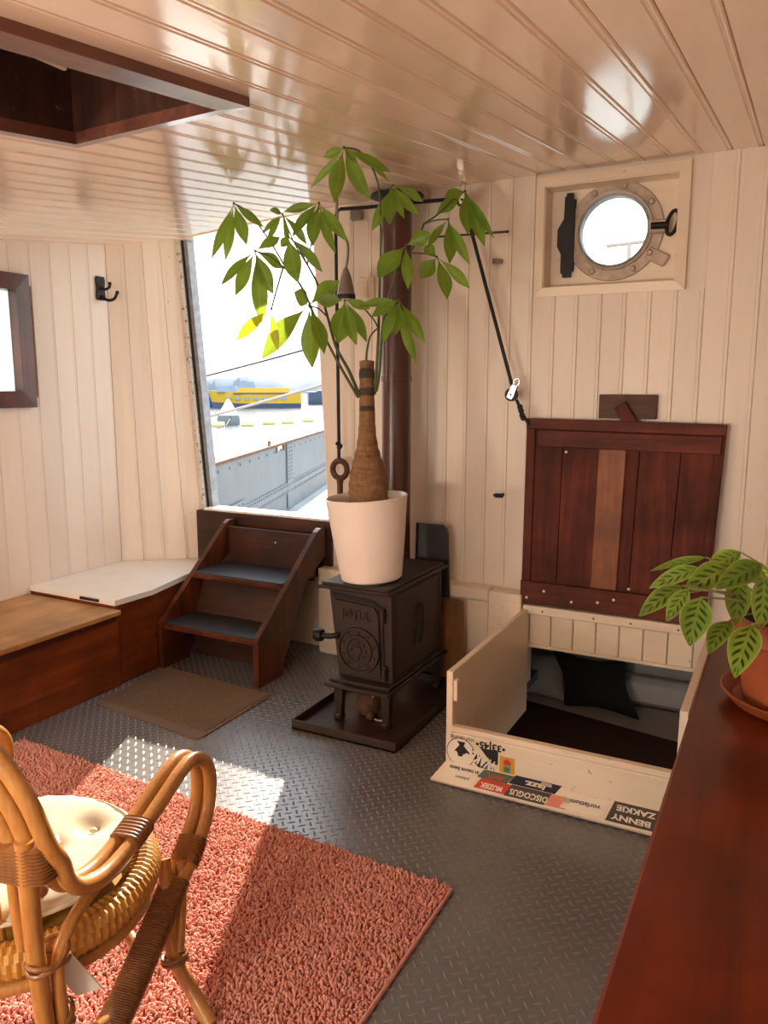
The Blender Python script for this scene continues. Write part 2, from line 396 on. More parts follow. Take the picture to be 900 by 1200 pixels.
def lettering(body, size, c, right, up, mat, parent, ext=.0004, bold=0., shear=0., width=None):
    """raised / printed letters: centre c (world), reading direction right, letter-up direction up"""
    me = text_mesh(body, size, ext, bold, shear); r = V(right).normalized(); u = V(up).normalized(); n = r.cross(u)
    k = 1.
    if width:
        xs = [v.co.x for v in me.vertices]; k = width/(max(xs)-min(xs))
    o = V(c)-V(LOC[parent.name])
    for v in me.vertices: v.co = o+r*(v.co.x*k)+u*v.co.y+n*v.co.z
    me.materials.append(M[mat]); ob = bpy.data.objects.new('lettering', me); COL.objects.link(ob); ob.parent = parent; return ob

# ================================================================== THE SETTING
def ceil(x, y): return 2.62+.118*(y-3.9)-.016*max(0., -.9-x)**2
XL, XR, YB, YR = -3.8, .8, 3.92, -2.4        # left wall, right wall, far wall, rear wall
# ---- floor: embossed vinyl, each tread a low lozenge (too many and too small to pick apart: stuff)
fb = MB(); fb.box(-4.2, -1.17, YR, 4.15, -.05, 0); fb.box(-.24, XR+.1, YR, 4.15, -.05, 0); fb.box(-1.17, -.24, YR, 2.74, -.05, 0)
floor = struct(fb.build('floor', 'floor', None, 0, (0, 0, 0)), 'grey vinyl floor embossed with a diamond tread pattern')
def treads():
    a = .046; L = .0185; W = .0044; h = .0013; vs = []; fs = []
    for i in range(int(3.1/a)):
        for j in range(int(3.25/a)):
            for k in (0, 1):
                x = -3.12+(i+.5*k)*a; y = .66+(j+.5*k)*a
                if -.98 > x > -2.85 and y < 1.95: continue
                if y > 2.72 and x > -1.19: continue
                if -1.96 < x < -1.42 and 2.9 < y < 3.55: continue
                c = math.cos(math.radians(44 if k else -50)); s = math.sin(math.radians(44 if k else -50)); o = len(vs)
                for (u, w, z) in ((-L, 0, 0), (-L*.35, -W, 0), (L*.35, -W, 0), (L, 0, 0), (L*.35, W, 0), (-L*.35, W, 0), (-L*.5, 0, h), (L*.5, 0, h)):
                    vs.append((x+u*c-w*s, y+u*s+w*c, z+.0002))
                fs += [(o, o+1, o+6), (o+1, o+2, o+7, o+6), (o+2, o+3, o+7), (o+3, o+4, o+7), (o+4, o+5, o+6, o+7), (o+5, o, o+6)]
    m = MB(); m.v = vs; m.f = fs; return m
tp = treads().build('tread_pattern', 'tread', floor, 0); tp['kind'] = 'stuff'

# ---- ceiling: tongue-and-groove boards running fore and aft under a cambered deck
SKX0, SKX1, SKY0, SKY1 = -1.975, -1.425, .92, 1.775      # skylight opening
cb = MB()
def slab(x0, x1, y0, y1, d0=.02, d1=.09):
    cb.hexa([(x0, y0, ceil(x0, y0)+d0), (x1, y0, ceil(x1, y0)+d0), (x1, y1, ceil(x1, y1)+d0), (x0, y1, ceil(x0, y1)+d0),
             (x0, y0, ceil(x0, y0)+d1), (x1, y0, ceil(x1, y0)+d1), (x1, y1, ceil(x1, y1)+d1), (x0, y1, ceil(x0, y1)+d1)])
xs = [-4.2, -3.4, -2.7, SKX0, SKX1, -.9, .9]
for a, b in zip(xs[:-1], xs[1:]):
    if a == SKX0: slab(a, b, YR-.1, SKY0); slab(a, b, SKY1, 4.12)
    else: slab(a, b, YR-.1, 4.12)
ceiling = struct(cb.build('ceiling', 'ceil', None, 0, (0, 0, 2.4)), 'glossy cream boarded ceiling')
def plank_profile(w, t, bead=True, wall=False):
    if bead and wall: return [(0, t), (0, .004), (.003, 0), (w-.019, 0), (w-.017, .0014), (w-.014, .0014), (w-.012, 0), (w-.003, 0), (w-.0008, .004), (w-.0008, t)]
    if bead: return [(0, t), (0, .006), (.005, 0), (w-.021, 0), (w-.0175, .004), (w-.0135, .004), (w-.010, 0), (w-.005, 0), (w-.001, .006), (w-.001, t)]
    return [(0, t), (0, .005), (.005, 0), (w-.006, 0), (w-.001, .005), (w-.001, t)]
def ceil_plank(x0, x1, y0, y1):
    m = MB(); w = x1-x0; pr = plank_profile(w, .021); n = len(pr); vs = []
    for y in (y0, y1):
        for (u, d) in pr: vs.append((x0+u, y, ceil(x0+u, y)+d))
    m.add(vs, [(i, i+1, n+i+1, n+i) for i in range(n-1)]+[tuple(range(n)), tuple(reversed(range(n, 2*n)))])
    m.build('plank', 'ceil', ceiling, 0)
x = XR+.08
cw = .122; k0 = -.19
edges = [k0+cw*i for i in range(-31, 9)]
for x0, x1 in zip(edges[:-1], edges[1:]):
    if x1 < -3.95 or x0 > XR: continue
    if x1 > SKX0 and x0 < SKX1:
        ceil_plank(x0, x1, SKY1+.005, 3.93); ceil_plank(x0, x1, YR, SKY0-.005)
        if x0 < SKX0-.02: ceil_plank(x0, SKX0, SKY0, SKY1)
        if x1 > SKX1+.02: ceil_plank(SKX1, x1, SKY0, SKY1)
    else: ceil_plank(x0, x1, YR, 3.93)
# ---- skylight well in the ceiling: mitred trim, dark shaft, closed lid
sky = sroot('window_3', 'dark wooden skylight well framed in the ceiling', (-1.7, 1.35, 2.25))
def cz(x, y, d): return (x, y, ceil(x, y)+d)
def trim_piece(i0, i1, o0, o1):
    m = MB(); lo, hi = -.034, .03
    m.hexa([cz(*i0, lo), cz(*i1, lo), cz(*o1, lo+.008), cz(*o0, lo+.008), cz(*i0, hi), cz(*i1, hi), cz(*o1, .004), cz(*o0, .004)])
    m.build('frame_rail', 'sky_frame', sky, 0)
I = [(SKX0+.005, SKY0), (SKX1-.005, SKY0), (SKX1-.005, SKY1), (SKX0+.005, SKY1)]; t = .062
O = [(SKX0-t+.005, SKY0-t), (SKX1+t-.005, SKY0-t), (SKX1+t-.005, SKY1+t), (SKX0-t+.005, SKY1+t)]
for i in range(4): trim_piece(I[i], I[(i+1) % 4], O[i], O[(i+1) % 4])
zt = 2.62
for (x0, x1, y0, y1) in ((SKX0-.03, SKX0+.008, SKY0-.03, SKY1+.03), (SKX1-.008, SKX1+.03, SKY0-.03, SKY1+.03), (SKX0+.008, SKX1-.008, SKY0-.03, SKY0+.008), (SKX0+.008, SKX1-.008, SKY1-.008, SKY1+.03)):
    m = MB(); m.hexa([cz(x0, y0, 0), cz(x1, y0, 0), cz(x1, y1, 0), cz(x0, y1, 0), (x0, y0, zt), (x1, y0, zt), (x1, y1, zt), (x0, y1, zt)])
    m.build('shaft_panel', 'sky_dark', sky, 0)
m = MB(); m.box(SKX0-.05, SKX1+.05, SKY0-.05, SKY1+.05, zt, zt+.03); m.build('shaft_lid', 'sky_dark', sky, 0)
m = MB(); m.box(SKX0+.008, SKX0+.024, SKY0, SKY1-.03, zt-.11, zt-.065, .003); m.build('shaft_pale_strip', 'ceil', sky, 0)  # pale strip high on the left shaft panel

# ---- wall boards
def wall_plank(b0, b1, t0, t1, n, parent, mat, thick=.02, bead=True):
    b0, b1, t0, t1, n = V(b0), V(b1), V(t0), V(t1), V(n)
    wb = (b1-b0).length; wt = (t1-t0).length; m = MB(); vs = []
    for (o, e, w) in ((b0, b1, wb), (t0, t1, wt)):
        d = (e-o).normalized() if w > 1e-6 else V((1, 0, 0))
        for (u, dd) in plank_profile(w, thick, bead and w > .05, True): vs.append(o+d*u-n*dd)
    if len(vs) % 2: return
    k = len(vs)//2
    if len(plank_profile(wb, thick, bead and wb > .05)) != len(plank_profile(wt, thick, bead and wt > .05)): return wall_plank(b0, b1, t0, t1, n, parent, mat, thick, False)
    m.add(vs, [(i, i+1, k+i+1, k+i) for i in range(k-1)]+[tuple(range(k)), tuple(reversed(range(k, 2*k)))])
    return m.build('plank', mat, parent, 0)
# far wall (door opening left of it, porthole recess in it)
PX0, PX1, PZ0, PZ1 = -1.148, -.525, 2.08, 2.56          # recess opening
DXT, DXB = -2.50, -2.395                                 # right edge of the doorway, top and bottom
wb_ = MB(); y0, y1 = YB+.02, YB+.08
wb_.box(-2.38, -1.17, y0, y1, 0, 2.66); wb_.box(-.24, XR+.1, y0, y1, 0, 2.70); wb_.box(-1.17, PX0, y0, y1, .6, 2.66); wb_.box(PX1, -.24, y0, y1, .6, 2.68); wb_.box(PX0, PX1, y0, y1, .40, PZ0); wb_.box(-1.17, PX0, y0, y1, .40, .60); wb_.box(PX1, -.24, y0, y1, .40, .60); wb_.box(PX0, PX1, y0, y1, PZ1, 2.68)
wb_.hexa([(-2.395, y0, .0), (-2.38, y0, 0), (-2.38, y1, 0), (-2.395, y1, 0), (-2.51, y0, 2.64), (-2.38, y0, 2.64), (-2.38, y1, 2.64), (-2.51, y1, 2.64)])
wb_.box(-3.75, -2.38, y0, y1, 0, .45)
wall_back = struct(wb_.build('wall_back', 'wall', None, 0, (-1.5, YB, 0)), 'cream boarded end wall with the porthole')
pw = .115; e = -1.197
bounds = sorted({round(e+pw*i, 4) for i in range(-11, 18)})
n = (0, -1, 0)
for a, b in zip(bounds[:-1], bounds[1:]):
    if b > XR+.02: continue
    if a < -2.40:
        continue
    za = ceil((a+b)/2, YB)
    spans = [(0., None)]
    if b > -1.19 and a < -.48: spans = [(0., 2.04)]
    if b > -1.17 and a < -.24: spans = [(.41, s[1]) for s in spans]
    for (z0, z1) in spans:
        ta = z1 if z1 else ceil(a, YB); tb = z1 if z1 else ceil(b, YB)
        wall_plank((a, YB, z0), (b, YB, z0), (a, YB, ta), (b, YB, tb), n, wall_back, 'wall')
a = min(q for q in bounds if q >= -2.40)
wall_plank((-2.395, YB, 0.5), (a, YB, 0.5), (-2.505, YB, ceil(-2.5, YB)), (a, YB, ceil(a, YB)), n, wall_back, 'wall', .02, False)
# ---- low painted ledge along the foot of the far wall
tr = sroot('trim_1', 'low cream ledge along the foot of the far wall', (-1.8, 3.87, 0))
m = MB(); m.box(-2.44, -1.66, 3.83, YB, 0, .525, .006); m.build('ledge_block', 'boxpaint', tr, 0)
m = MB(); m.box(-1.655, -1.36, 3.83, YB, 0, .46, .006); m.build('ledge_block', 'boxpaint', tr, 0)
m = MB(); m.box(-1.655, -1.36, 3.815, YB, .463, .53, .006); m.build('ledge_cap', 'boxpaint', tr, 0)
m = MB(); m.box(-1.357, -1.175, 3.80, YB, 0, .525, .006); m.build('ledge_block', 'boxpaint', tr, 0)
# ---- porthole
pw_ = sroot('window_2', 'round steel porthole in a recessed square frame', (-.83, YB, 2.1))
m = MB(); fo = [(-1.192, 2.037), (-.478, 2.037), (-.478, 2.607), (-1.192, 2.607)]; fi = [(PX0, PZ0), (PX1, PZ0), (PX1, PZ1), (PX0, PZ1)]
for i in range(4):
    j = (i+1) % 4; m = MB(); f0 = YB-.012; f1 = YB+.02
    m.hexa([(fi[i][0], f0, fi[i][1]), (fi[j][0], f0, fi[j][1]), (fo[j][0], f0+.004, fo[j][1]), (fo[i][0], f0+.004, fo[i][1]),
            (fi[i][0], f1, fi[i][1]), (fi[j][0], f1, fi[j][1]), (fo[j][0], f1, fo[j][1]), (fo[i][0], f1, fo[i][1])])
    m.build('frame_rail', 'boxpaint', pw_, 0)
YP = YB+.115
for (x0, x1, z0, z1) in ((PX0-.01, PX0+.004, PZ0, PZ1), (PX1-.004, PX1+.01, PZ0, PZ1), (PX0, PX1, PZ0-.01, PZ0+.004), (PX0, PX1, PZ1-.004, PZ1+.01)):
    m = MB(); m.box(x0, x1, YB-.002, YP+.02, z0, z1); m.build('reveal_board', 'boxpaint', pw_, 0)
def ring_plate(cx, cz_, r, x0, x1, z0, z1, ya, yb, name, mat, parent, n=48):
    m = MB(); vs = []
    for y in (ya, yb):
        for k in range(n):
            t = 2*math.pi*k/n; c, s = math.cos(t), math.sin(t); vs.append((cx+r*c, y, cz_+r*s))
        for k in range(n):
            t = 2*math.pi*k/n; c, s = math.cos(t), math.sin(t)
            q = min((x1-cx)/c if c > 1e-6 else ((x0-cx)/c if c < -1e-6 else 9), (z1-cz_)/s if s > 1e-6 else ((z0-cz_)/s if s < -1e-6 else 9))
            vs.append((cx+q*c, y, cz_+q*s))
    fs = []
    for k in range(n):
        j = (k+1) % n; fs += [(k, j, n+j, n+k), (2*n+j, 2*n+k, 3*n+k, 3*n+j), (j, k, 2*n+k, 2*n+j), (n+k, n+j, 3*n+j, 3*n+k)]
    m.add(vs, fs); return m.build(name, mat, parent, 30)
PC = (-.832, 2.343); PR = .172
ring_plate(PC[0], PC[1], PR+.004, PX0-.02, PX1+.02, PZ0-.02, PZ1+.02, YP, YP+.03, 'hull_plate', 'boxpaint', pw_)
RY = Matrix.Rotation(math.radians(90), 4, 'X')
m = MB(); m.lathe([(PR, -.01), (PR, .03), (PR+.012, .034), (PR+.014, .016), (PR+.058, .014), (PR+.062, .0), (PR+.062, -.004)], (PC[0], YP, PC[1]), 48, RY, False)
m.build('ring', 'brass_old', pw_, 40)
m = MB(); m.lathe([(PR+.001, .034), (PR-.012, .030), (PR-.012, -.03), (PR+.001, -.03)], (PC[0], YP, PC[1]), 48, RY, False); m.build('gasket', 'grey_steel', pw_, 40)
m = MB(); m.lathe([(.0, .004), (PR-.006, .004), (PR-.006, -.002), (0, -.002)], (PC[0], YP+.018, PC[1]), 48, RY); m.build('pane', 'clear', pw_, 0)
for dg in (118, 78, 35, -33, -62, -118):
    a = math.radians(dg); q = PR+.036; m = MB()
    m.lathe([(.016, .010), (.016, .020), (.010, .028), (0, .029)], (PC[0]+q*math.cos(a), YP, PC[1]+q*math.sin(a)), 10, RY); m.build('bolt', 'brass_old', pw_, 40)
m = MB(); m.prism([(-.02, -.20), (.018, -.20), (.018, -.175), (.03, -.17), (.032, .17), (.02, .17), (.02, .20), (-.01, .20), (-.01, .185), (-.018, .185), (-.02, .08), (-.05, .03), (-.05, -.05), (-.03, -.09), (-.03, -.18), (-.02, -.18)],
    (PC[0]-.222, YP-.036, PC[1]-.005), (1, 0, 0), (0, 0, 1), (0, 1, 0), .034); m.build('hinge_block', 'black_rubber', pw_, 0)
m = MB(); m.box(PC[0]+PR-.004, PC[0]+PR+.075, YP-.05, YP-.006, PC[1]-.03, PC[1]+.03, .006); m.build('latch_bracket', 'brass_old', pw_, 30)
lt = MB(); lt.tube([(PC[0]+PR+.01, YP-.06, PC[1]), (PC[0]+PR+.085, YP-.06, PC[1]-.002)], .016, 10)
lt.tube([(PC[0]+PR+.105+.034*math.cos(2*math.pi*k/16)*.75, YP-.062, PC[1]+.006+.05*math.sin(2*math.pi*k/16)+.02*math.cos(2*math.pi*k/16)) for k in range(16)], .009, 8, True)
lt.build('latch_nut', 'iron_dk', pw_, 40)
m = MB(); m.obox((PC[0]+.208, YP-.012, PC[1]-.135), (.105, .016, .062), Matrix.Rotation(math.radians(28), 4, 'Y'), .008); m.build('swivel_lug', 'brass_old', pw_, 30)
# ---- left wall: boards, window holes, bend towards the doorway
WZ0, WZ1 = 1.565, 2.115; WIN = [(2.22, 2.93), (.75, 1.46), (-.75, -.04)]
wl = MB(); ys = [YR-.1]+[q for w in reversed(WIN) for q in w]+[3.62]
for i, (a, b) in enumerate(zip(ys[:-1], ys[1:])):
    if i % 2 == 0: wl.box(XL-.08, XL-.02, a, b, 0, 2.6)
    else: wl.box(XL-.08, XL-.02, a, b, 0, WZ0); wl.box(XL-.08, XL-.02, a, b, WZ1, 2.6)
C0 = V((XL, 3.6, 0)); ET = V((-3.545, 3.955, 0)); EB = V((-3.345, 3.955, 0))
wl.hexa([(XL-.02, 3.60, 0), (-3.36, 3.98, 0), (-3.38, 4.05, 0), (XL-.09, 3.63, 0), (XL-.02, 3.60, 2.58), (-3.56, 3.98, 2.58), (-3.58, 4.05, 2.58), (XL-.09, 3.63, 2.58)])
wall_left = struct(wl.build('wall_left', 'wall', None, 0, (XL, 2, 0)), 'cream boarded side wall bending towards the doorway')
n = (1, 0, 0); pw = .137; y = 3.6
while y > YR+.05:
    a = y-pw; win = [w for w in WIN if y > w[0]-.05 and a < w[1]+.05]
    for (z0, z1) in ([(0., WZ0-.03), (WZ1+.03, None)] if win else [(0., None)]):
        wall_plank((XL, a, z0), (XL, y, z0), (XL, a, z1 or ceil(XL, a)), (XL, y, z1 or ceil(XL, y)), n, wall_left, 'wall')
    y = a
for i in range(4):
    q = []
    for s in (i/4, (i+1)/4):
        b = C0.lerp(EB, s); t_ = C0.lerp(ET, s); q.append((V((b.x, b.y, 0)), V((t_.x, t_.y, ceil(t_.x, t_.y)))))
    wall_plank(q[0][0], q[1][0], q[0][1], q[1][1], V((.75, -.66, 0)).normalized(), wall_left, 'wall_worn' if i == 3 else 'wall')
def side_window(name, label, x, sgn, y0, y1):
    r = sroot(name, label, (x, (y0+y1)/2, WZ0)); t = .085; g = (y0, y1, WZ0, WZ1)
    i_ = [(y0+.005, WZ0+.005), (y1-.005, WZ0+.005), (y1-.005, WZ1-.005), (y0+.005, WZ1-.005)]; o_ = [(y0-t, WZ0-t), (y1+t, WZ0-t), (y1+t, WZ1+t), (y0-t, WZ1+t)]
    for k in range(4):
        j = (k+1) % 4; a, b = x+sgn*.035, x-sgn*.05; m = MB()
        m.hexa([(a, *i_[k]), (a, *i_[j]), (a-sgn*.004, *o_[j]), (a-sgn*.004, *o_[k]), (b, *i_[k]), (b, *i_[j]), (x, *o_[j]), (x, *o_[k])]); m.build('frame_rail', 'win_wood', r, 0)
    m = MB(); m.box(min(x-sgn*.03, x-sgn*.036), max(x-sgn*.03, x-sgn*.036), y0, y1, WZ0, WZ1); m.build('pane', 'frosted' if name == 'window_1' else 'clear', r, 0)
side_window('window_1', 'frosted window with a red-brown wooden frame', XL, 1, *WIN[0])
side_window('added_window_4', 'added clear side window beside the rug, out of view', XL, 1, *WIN[1])  # this and the next: unseen windows added to let more sun in
side_window('added_window_5', 'added clear side window near the rear, out of view', XL, 1, *WIN[2])
# ---- right wall and rear wall (behind the camera); wide rear glazing added to let in fill light
wr = MB()
RW = []
ys = [YR-.1]+[q for w in reversed(RW) for q in w]+[4.0]
for i, (a, b) in enumerate(zip(ys[:-1], ys[1:])):
    if i % 2 == 0: wr.box(XR, XR+.06, a, b, 0, 2.72)
    else: wr.box(XR, XR+.06, a, b, 0, 2.72)
wall_right = struct(wr.build('wall_right', 'wall', None, 0, (XR, 1, 0)), 'cream side wall on the right')
wq = MB(); wq.box(-4, -3.5, YR-.06, YR, 0, 2.3); wq.box(-3.5, .3, YR-.06, YR, 0, .3); wq.box(.3, XR+.1, YR-.06, YR, 0, 2.3); wq.box(-3.5, .3, YR-.06, YR, 1.8, 2.3)
wall_rear = struct(wq.build('wall_rear', 'wall', None, 0, (-1.5, YR, 0)), 'cream rear wall with an added wide window opening')
w6 = sroot('added_window_6', 'wide glazing added in the unseen rear wall for fill light', (-1.6, YR, .3))
m = MB(); m.box(-3.5, .3, YR-.04, YR-.034, .3, 1.8); m.build('pane', 'clear', w6, 0)
for x in (-3.47, -2.2, -1.0, .27):
    m = MB(); m.box(x-.03, x+.03, YR-.05, YR+.02, .3, 1.8); m.build('mullion', 'win_wood', w6, 0)
# ---- doorway at the head of the steps
dr = sroot('door_1', 'open doorway above the wooden steps', (-2.9, 3.93, 0))
def strip(xa, xb, d0, d1, ya, yb, z0=.805):  # leaning jamb strip: offsets from the jamb line
    def jx(z): return EB.x+(ET.x-EB.x)*z/2.52
    zt_ = ceil(-3.4, 3.95)-.002; m = MB()
    m.hexa([(jx(z0)+xa, ya, z0), (jx(z0)+xb, ya, z0), (jx(z0)+xb, yb, z0), (jx(z0)+xa, yb, z0), (jx(zt_)+xa, ya, zt_), (jx(zt_)+xb, ya, zt_), (jx(zt_)+xb, yb, zt_), (jx(zt_)+xa, yb, zt_)]); return m
strip(-.005, .022, 0, 0, 3.945, 4.03).build('jamb_board', 'white_peel', dr, 0)
strip(.024, .034, 0, 0, 3.965, 4.03).build('jamb_seal', 'black_rubber', dr, 0)
strip(.036, .066, 0, 0, 3.975, 4.04).build('jamb_plate', 'grey_steel', dr, 0)
m = MB(); m.hexa([(-2.40, YB+.005, .5), (-2.385, YB+.005, .5), (-2.385, 4.02, .5), (-2.40, 4.02, .5), (-2.51, YB+.005, 2.6), (-2.49, YB+.005, 2.6), (-2.49, 4.02, 2.6), (-2.51, 4.02, 2.6)]); m.build('jamb_board', 'boxpaint', dr, 0)
m = MB(); m.box(-3.42, -2.385, 3.895, 3.94, .45, .795, .004); m.build('sill_board', 'stair_x', dr, 0)
m = MB(); m.box(-3.36, -2.385, 3.90, 4.04, .797, .812, .003); m.build('threshold', 'white', dr, 0)
m = MB(); m.box(-3.6, -2.385, 4.0, 4.06, .3, .796); m.build('outer_sill', 'deck', dr, 0)
m = MB(); m.hexa([(-3.75, 3.932, ceil(-3.75, 3.93)), (-2.38, 3.932, ceil(-2.38, 3.93)), (-2.38, 4.05, ceil(-2.38, 3.93)), (-3.75, 4.05, ceil(-3.75, 3.93)), (-3.75, 3.932, 2.75), (-2.38, 3.932, 2.75), (-2.38, 4.05, 2.75), (-3.75, 4.05, 2.75)]); m.build('lintel', 'ceil', dr, 0)
# ---- sleeping cabin below the hatch
cbm = MB(); cx0, cx1, cy0, cy1, cf = -2.3, .3, 2.76, 4.62, -.95
cbm.box(cx0, cx1, cy1, cy1+.05, cf, .5); cbm.box(cx0-.05, cx0, cy0, cy1, cf, -.05); cbm.box(cx1, cx1+.05, cy0, 2.9, cf, -.05); cbm.box(cx1, cx1+.05, 4.3, cy1, cf, .5); cbm.box(cx1, cx1+.05, 2.9, 4.3, cf, -.6); cbm.box(cx1, cx1+.05, 2.9, 4.3, -.08, -.05)
cbm.box(cx0, cx1, cy0-.05, cy0, cf, -.05); cbm.box(cx0, cx1, cy0, cy1, cf-.05, cf); cbm.box(cx0, cx1, 3.995, cy1, .40, .5); cbm.box(cx0-.05, cx0, 3.995, cy1, -.05, .5); cbm.box(cx1, cx1+.05, 3.995, 4.3, -.05, .5)
cabin = struct(cbm.build('wall_cabin', 'grey_wall', None, 0, (-1, 4.6, -.9)), 'grey wall of the sleeping cabin under the hatch')
w7 = sroot('added_window_7', 'unseen window added in the side of the sleeping cabin to brighten it', (cx1, 3.4, -.55))  # opening out of view, added to bring light into the cabin
m = MB(); m.box(cx1+.02, cx1+.026, 2.9, 4.3, -.6, -.08); m.build('pane', 'clear', w7, 0)

# ================================================================== THINGS
# ---- bench along the left wall
bench = thing('bench', 'red-brown built-in bench with a pine seat board along the left wall', 'bench', (-3.45, 1.6, 0))
m = MB(); m.box(-3.125, -3.10, -.8, 2.888, 0, .40, .003); m.build('front_panel', 'panelwood', bench, 0)
m = MB(); m.hexa([(-3.10, -.8, .335), (-3.085, -.8, .335), (-3.085, 2.86, .37), (-3.10, 2.86, .37), (-3.10, -.8, .40), (-3.085, -.8, .40), (-3.085, 2.86, .40), (-3.10, 2.86, .40)])
m.build('rail', 'darkrail', bench, 0)
for (xa, xb) in ((-3.795, -3.46), (-3.457, -3.07)):
    m = MB(); m.box(xa, xb, -.8, 2.885, .40, .427, .004); m.build('seat_board', 'pine', bench, 0)
LID = [(-3.795, 2.90), (-3.12, 2.89), (-3.105, 3.15), (-3.19, 3.55), (-3.30, 3.82), (-3.36, 3.955), (-3.795, 3.59)]
m = MB(); m.prism([(-3.795, 2.90), (-3.115, 2.89), (-3.118, 3.18), (-3.20, 3.56), (-3.34, 3.86), (-3.39, 3.93), (-3.795, 3.58)], (0, 0, .0), (1, 0, 0), (0, 1, 0), (0, 0, 1), .44); m.build('end_box', 'panelwood', bench, 0)
m = MB(); m.prism(LID, (0, 0, .44), (1, 0, 0), (0, 1, 0), (0, 0, 1), .03); lid0 = m.build('locker_lid', 'white', bench, 20)
m = MB(); m.box(-3.38, -3.24, 2.884, 2.90, .447, .462); m.build('finger_slot', 'black_rubber', bench, 0)
# ---- steps up to the doorway
st = thing('boarding_steps', 'dark wooden two-tread steps below the open doorway', 'steps', (-2.76, 3.5, 0))
def side(x, name='side_panel'):
    m = MB(); p = [(3.19, 0), (3.40, 0), (3.44, .10), (3.66, .48), (3.885, .60), (3.888, .745), (3.872, .765), (3.82, .768), (3.785, .752), (3.20, .275), (3.19, .26)]
    m.prism(p, (x, 0, 0), (0, 1, 0), (0, 0, 1), (1, 0, 0), .032); m.build(name, 'stair', st, 0)
SX0, SX1 = -3.115, -2.445
side(SX0); side(SX1)
for (y0, y1, z, nm) in ((3.20, 3.49, .262, 'tread'), (3.46, 3.80, .505, 'tread')):
    m = MB(); m.box(SX0+.032, SX1, y0, y1, z-.03, z, .003); tb = m.build(nm, 'stair', st, 0)
    m = MB(); m.box(SX0+.034, SX1-.002, y0+.006, y1, z, z+.005, .002); m.build('rubber_cover', 'slate', tb, 0)
m = MB(); m.hexa([(SX0+.032, 3.46, .24), (SX1, 3.46, .24), (SX1, 3.48, .24), (SX0+.032, 3.48, .24), (SX0+.032, 3.57, .475), (SX1, 3.57, .475), (SX1, 3.59, .475), (SX0+.032, 3.59, .475)]); m.build('riser', 'stair_x', st, 0)
m = MB(); m.box(SX0+.032, SX1, 3.80, 3.82, .45, .73, .003); m.build('riser', 'stair_x', st, 0)
m = MB(); m.box(SX0+.034, SX1-.002, 3.45, 3.47, .01, .23, .003); m.build('riser', 'stair_x', st, 0)
m = MB(); m.ball((-2.72, 3.797, .66), .006, 8); m.build('screw', 'screw', st, 40)
# ---- door mat, rug
m = MB(); z = .009; vs = []
mp = MB(); mp.prism([(-3.04, 2.67), (-3.02, 2.64), (-2.32, 2.565), (-2.29, 2.59), (-2.295, 3.10), (-2.32, 3.15), (-3.05, 3.19), (-3.08, 3.17)], (0, 0, .0005), (1, 0, 0), (0, 1, 0), (0, 0, 1), .006)
dm = tag(mp.build('door_mat', 'mat', None, 0), 'brown ribbed door mat in front of the steps', 'mat')
m = MB()
for i in range(33):
    y = 2.68+i*.0155; xa = -3.035-(.03 if y > 2.9 else 0); yy0 = y+.02; m.hexa([(xa, y+.01, .0065), (-2.31, y-.05+.005, .0065), (-2.31, y-.05+.0135, .0065), (xa, y+.0185, .0065), (xa+.003, y+.012, .0125), (-2.313, y-.05+.007, .0125), (-2.313, y-.05+.0115, .0125), (xa+.003, y+.0165, .0125)])
r_ = m.build('ribbing', 'mat', dm, 0); r_['kind'] = 'stuff'
RX0, RX1, RYA, RYB = -2.98, -.85, -.75, 2.15
def ryb(x): return 2.185+(x+2.98)*(2.105-2.185)/2.13
rug = thing('rug', 'coral shaggy rug on the grey floor', 'rug', (-1.9, 1.3, 0))
m = MB(); m.prism([(RX0, RYA), (RX1, RYA), (RX1, ryb(RX1)), (RX0, ryb(RX0))], (0, 0, .001), (1, 0, 0), (0, 1, 0), (0, 0, 1), .009); m.build('backing', 'rug_base', rug, 0)
m = MB(); m.box(RX1-.006, RX1+.004, RYA, ryb(RX1), .0005, .016, .003); m.build('bound_edge', 'rug', rug, 0)
